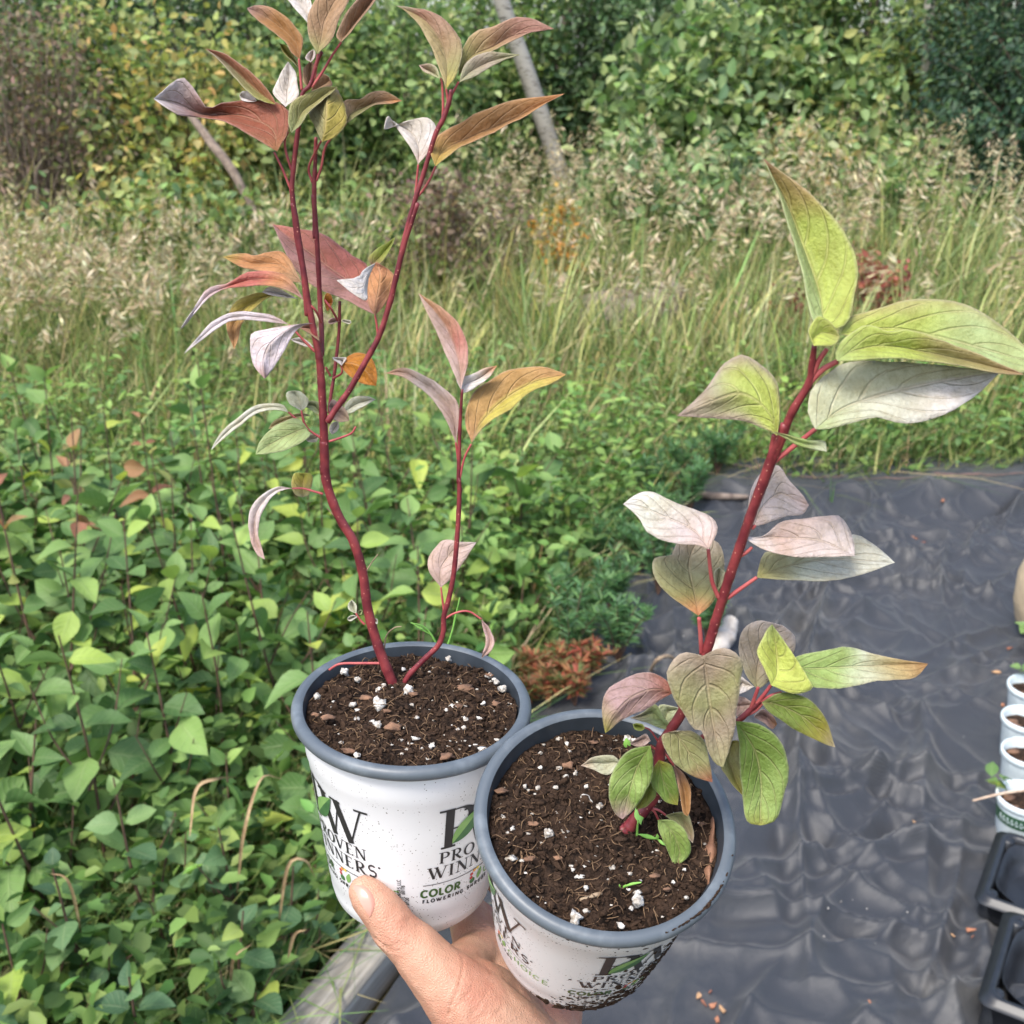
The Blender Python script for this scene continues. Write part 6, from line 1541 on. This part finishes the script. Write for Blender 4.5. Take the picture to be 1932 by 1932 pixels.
for x, y, h in ((1566, 950, 0.16), (1478, 955, 0.13), (1492, 960, 0.10)):
    b_ = on_fabric(x, y, 0.0)
    V, Q, _ = blades(np.array([b_, b_ + [0.006, 0, 0]]), np.array([h, h * 0.6]), np.array([0.012, 0.008]), np.array([2.0, 4.5]), np.array([0.08, 0.2]), np.array([0.05, 0.1]), 5)
    tag(part('grass_tuft', V, Q, M_GRASS, col=np.tile(lin((120, 158, 92)), (len(V), 1))), 'single green grass shoot poking through the black fabric', 'grass', 'grass shoots through the fabric')

# ---- pale sack standing at the picture's right edge
t = NT('tan_sack')
t.base(t.mix(t.noise(14, 4), lin((196, 178, 150)), lin((168, 148, 120))), 0.8, 0.2); t.bump(t.noise(30, 4), 0.5, 0.01)
sb = on_fabric(1940, 1215, 0.0) + np.array([0.115, 0.06, 0])
prof = [(0.0, 0.0), (0.10, 0.002), (0.122, 0.03), (0.132, 0.09), (0.130, 0.16), (0.118, 0.21), (0.098, 0.235), (0.088, 0.225), (0.084, 0.20), (0.0, 0.195)]
na = 40; V = []
for r_, z_ in prof:
    for j in range(na):
        a = j / na * 2 * math.pi; V.append(sb + np.array([math.cos(a) * r_, math.sin(a) * r_, z_]))
V = np.array(V); V[:, :2] += 0.010 * np.stack([noise(V, 14, 2, 1), noise(V, 14, 2, 2)], -1)
i, j = np.meshgrid(np.arange(len(prof) - 1), np.arange(na), indexing='ij'); i, j = i.ravel(), j.ravel(); k = (j + 1) % na
sk = thing('tan_planter', 'round tan planter standing on the fabric beyond the small white pots', 'planter', sb)
part('wall', V, np.stack([i * na + j, i * na + k, (i + 1) * na + k, (i + 1) * na + j], -1), t.m, sk)
def mini_leaves(root, p, n, L, lms, up=0.3):
    for _ in range(n):
        a = rng.uniform(0, 6.28); el = rng.normal(up, 0.3)
        place_leaf(lms[rng.integers(len(lms))], root, np.array(p) - wloc(root) + rng.normal(0, 0.006, 3), (math.cos(a) * math.cos(el), math.sin(a) * math.cos(el), math.sin(el)), L * rng.uniform(0.7, 1.2), rng.normal(0, 0.3))
mini_leaves(sk, on_fabric(1932, 1178, 0.10) + np.array([0.0, -0.03, 0.0]), 5, 0.05, LM_G, 0.1)

# ---- small white pots with their seedlings
M_WP = simple('white_green_pot_plastic', (222, 232, 232), (200, 212, 214), 0.4, 40)
M_BAND = simple('dark_green_band', (42, 78, 54), (56, 94, 66), 0.4, 60)
rows = [(1905, 1292, 'topmost of the white row, beside the tan planter', 0.12), (1893, 1352, 'second in the white row', 0.11), (1893, 1415, 'third in the white row, full of bark pieces', 0.11), (1884, 1500, 'last in row, green banded, with sprout', 0.115)]
M_HOLE = simple('black_hole', (14, 14, 15), None, 0.9)
for n_, (lx, ly, words, dia) in enumerate(rows):
    hgt_ = 0.105
    p = G(lx, ly, hgt_ + 0.02); R_ = dia / 2
    c0 = np.array([p[0] + R_ * 0.99, p[1] + 0.0, 0.018])
    root = thing('small_white_pot', 'small white plastic pot with thick rim, ' + words, 'plant pot', c0, 'small white pots in a row')
    def rev(prof, n=40):
        a = np.arange(n) / n * 2 * np.pi
        V = np.array([[c0[0] + r * math.cos(q), c0[1] + r * math.sin(q), c0[2] + z] for r, z in prof for q in a])
        i, j = np.meshgrid(np.arange(len(prof) - 1), np.arange(n), indexing='ij'); i, j = i.ravel(), j.ravel(); k = (j + 1) % n
        return V, np.stack([i * n + j, i * n + k, (i + 1) * n + k, (i + 1) * n + j], -1)
    V, Q = rev([(0, 0), (R_ * 0.74, 0), (R_ * 0.78, 0.004), (R_ * 0.93, hgt_ - 0.012), (R_ * 0.94, hgt_ - 0.010)]); part('wall', V, Q, M_WP, root)
    V, Q = rev([(R_ * 0.86, hgt_ - 0.030), (R_ * 0.90, hgt_ - 0.004), (R_ * 0.93, hgt_), (R_ * 0.97, hgt_), (R_ * 1.0, hgt_ - 0.003), (R_ * 1.0, hgt_ - 0.011), (R_ * 0.97, hgt_ - 0.014), (R_ * 0.93, hgt_ - 0.0125)]); part('rim', V, Q, M_WP, root)
    V, Q = rev([(R_ * 0.885, hgt_ - 0.024), (R_ * 0.6, hgt_ - 0.020), (R_ * 0.3, hgt_ - 0.022), (0.0005, hgt_ - 0.021)]); V[:, 2] += 0.003 * noise(V, 150, 2, n_); part('soil', V, Q, M_SOIL, root)
    if n_ == 3:
        hs = np.array([0.052, 0.060, 0.070, 0.080]); V, Q = rev([(np.interp(z, [0.004, hgt_ - 0.012], [R_ * 0.78, R_ * 0.93]) + 0.0006, z) for z in hs]); part('printed_band', V, Q, M_BAND, root)
        for w_ in range(9):                         # white looping script on the band, too blurred to read in the photograph
            a0 = math.pi * (1.05 + w_ * 0.055)
            pts = [np.array([c0[0] + (np.interp(z, [0.004, hgt_ - 0.012], [R_ * 0.78, R_ * 0.93]) + 0.0016) * math.cos(a0 + da), c0[1] + (np.interp(z, [0.004, hgt_ - 0.012], [R_ * 0.78, R_ * 0.93]) + 0.0016) * math.sin(a0 + da), c0[2] + z]) for da, z in ((0, 0.060), (0.06, 0.073), (0.10, 0.066), (0.06, 0.059), (0.14, 0.063))]
            V, Q = tube(pts, 0.0007, 4, 10); part('script_stroke', V, Q, M_WP, root)
    for q_ in range(4):
        v, f = lump(6, 8, 0.4, q_ + n_ * 5, (1.4, 0.7, 0.5)); a = rng.uniform(2.2, 5.0)
        part('bark_piece', v * rng.uniform(0.006, 0.011) + c0 + np.array([math.cos(a) * R_ * 0.55, math.sin(a) * R_ * 0.5, hgt_ - 0.017]), f, M_CHIP, root)
    if n_ in (0, 3):
        sp_ = thing('sprout', 'yellow-green sprout growing ' + ('at the side of the last small white pot' if n_ == 3 else 'behind the first small white pot'), 'seedling', c0 + np.array([-R_ * 0.8 if n_ == 3 else 0.0, R_ * 0.5, hgt_ - 0.02]))
        bl = wloc(sp_)
        V, Q = tube([bl, bl + [0.0, 0.01, 0.03], bl + [-0.01, 0.0, 0.045]], [0.0015, 0.0012, 0.001], 5, 8); part('stem', V, Q, M_SEED, sp_)
        mini_leaves(sp_, bl + [-0.006, 0, 0.042], 6, 0.034, LM_G, -0.1)
    if n_ == 3:
        q1 = c0 + np.array([-R_ * 1.9, -0.005, hgt_ - 0.008]); q2 = c0 + np.array([0.01, 0.012, hgt_ + 0.006])
        V, Q = tube([q1, (q1 + q2) / 2 + [0, 0, 0.004], q2], [0.0022, 0.0028, 0.0024], 6, 8)
        tag(part('straw_stalk', V, Q, simple('straw', (206, 184, 160), (176, 150, 128), 0.7, 100)), 'pale straw stalk lying across the rim of the last small white pot', 'stalk')

# ---- black cell trays
t = NT('black_tray_plastic'); t.base(t.mix(t.noise(40, 4), lin((22, 24, 27)), lin((46, 49, 54))), 0.38, 0.5); M_TRAY = t.m
def tray(corner_px, W_, D_, label):
    """open tray: flanged rim, sloping inner walls, corner posts and round-bottomed cells"""
    zt = float(on_fabric(*corner_px)[2]) + 0.068
    p = G(*corner_px, zt)            # near left top corner; the tray is turned 32 degrees clockwise about it
    x0, y0 = p[0], p[1]
    ca, sa = math.cos(math.radians(-32)), math.sin(math.radians(-32))
    def part(name, V, *a, **k):
        V = np.array(V, float); dx, dy = V[:, 0] - x0, V[:, 1] - y0
        V[:, 0], V[:, 1] = x0 + ca * dx - sa * dy, y0 + sa * dx + ca * dy
        return globals()['part'](name, V, *a, **k)
    z0 = float(fab_h(np.array([x0]), np.array([y0]))[0]) + 0.002
    root = thing('cell_tray', label, 'tray', (x0 + W_ / 2, y0 + D_ / 2, z0), 'black plastic cell trays')
    def loop(ix, z, r=0.02, n=5):
        pts = []
        for cx_, cy_, a0 in ((x0 + W_ - ix - r, y0 + D_ - ix - r, 0), (x0 + ix + r, y0 + D_ - ix - r, 90), (x0 + ix + r, y0 + ix + r, 180), (x0 + W_ - ix - r, y0 + ix + r, 270)):
            for q in np.linspace(0, 90, n): pts.append((cx_ + r * math.cos(math.radians(a0 + q)), cy_ + r * math.sin(math.radians(a0 + q)), z))
        return np.array(pts)
    rings = [loop(0.010, z0), loop(0.004, zt - 0.014), loop(-0.008, zt - 0.013), loop(-0.009, zt - 0.010), loop(0.0, zt - 0.009), loop(0.002, zt), loop(0.010, zt + 0.001), loop(0.014, zt - 0.004), loop(0.020, z0 + 0.012)]
    m = len(rings[0]); V = np.vstack(rings)
    i, j = np.meshgrid(np.arange(len(rings) - 1), np.arange(m), indexing='ij'); i, j = i.ravel(), j.ravel(); k = (j + 1) % m
    part('outer_wall', V, np.stack([i * m + j, i * m + k, (i + 1) * m + k, (i + 1) * m + j], -1), M_TRAY, root)
    part('floor', rings[-1] - np.array([0, 0, 0.004]), [list(range(m))], M_TRAY, root, smooth=False)
    cw = W_ / 2
    for cx_ in (x0 + cw * 0.5, x0 + cw * 1.5):
        cy_ = y0 + D_ / 2
        # the cell: a cup with an uneven, four-cornered mouth
        n = 40; prof = [(1.0, 1.0), (0.97, 0.97), (0.86, 0.45), (0.80, 0.12), (0.70, 0.02), (0.40, 0.0), (0.34, 0.05), (0.10, 0.05)]
        V = []
        for r_, z_ in prof:
            for q in range(n):
                a = q / n * 2 * math.pi
                sq = (abs(math.cos(a)) ** 4 + abs(math.sin(a)) ** 4) ** -0.25 if r_ > 0.75 else 1.0
                dip = 0.010 * math.cos(4 * a) * (r_ > 0.9)
                V.append((cx_ + math.cos(a) * sq * r_ * (cw * 0.5 - 0.016), cy_ + math.sin(a) * sq * r_ * (D_ * 0.5 - 0.022), z0 + 0.006 + (zt - z0 - 0.012) * z_ - dip - (0.006 if r_ > 0.9 else 0)))
        i, j = np.meshgrid(np.arange(len(prof) - 1), np.arange(n), indexing='ij'); i, j = i.ravel(), j.ravel(); k = (j + 1) % n
        part('cell', np.array(V), np.stack([i * n + j, i * n + k, (i + 1) * n + k, (i + 1) * n + j], -1), M_TRAY, root)
        for ex, ey in ((-1, -1), (1, -1), (-1, 1), (1, 1)):   # hollow corner posts
            q = np.array([cx_ + ex * (cw * 0.5 - 0.016), cy_ + ey * (D_ * 0.5 - 0.024), z0])
            V = []
            for s_, z_ in ((1.35, 0.004), (1.0, zt - z0 - 0.004), (0.72, zt - z0 - 0.001)):
                for a in range(8):
                    V.append(q + np.array([math.cos(a * math.pi / 4) * 0.013 * s_, math.sin(a * math.pi / 4) * 0.013 * s_, z_]))
            V.append(q + np.array([0, 0, zt - z0 - 0.0005])); V = np.array(V)
            Fc = [[r_ * 8 + a, r_ * 8 + (a + 1) % 8, (r_ + 1) * 8 + (a + 1) % 8, (r_ + 1) * 8 + a] for r_ in range(2) for a in range(8)] + [[16 + a, 16 + (a + 1) % 8, 24] for a in range(8)]
            part('corner_post', V, Fc, M_TRAY, root)
    return root
tray((1848, 1690), 0.40, 0.225, 'empty black plastic cell tray next to the last small white pot')
tray((1856, 1880), 0.40, 0.235, 'empty black plastic cell tray with a bark chip in its cell')
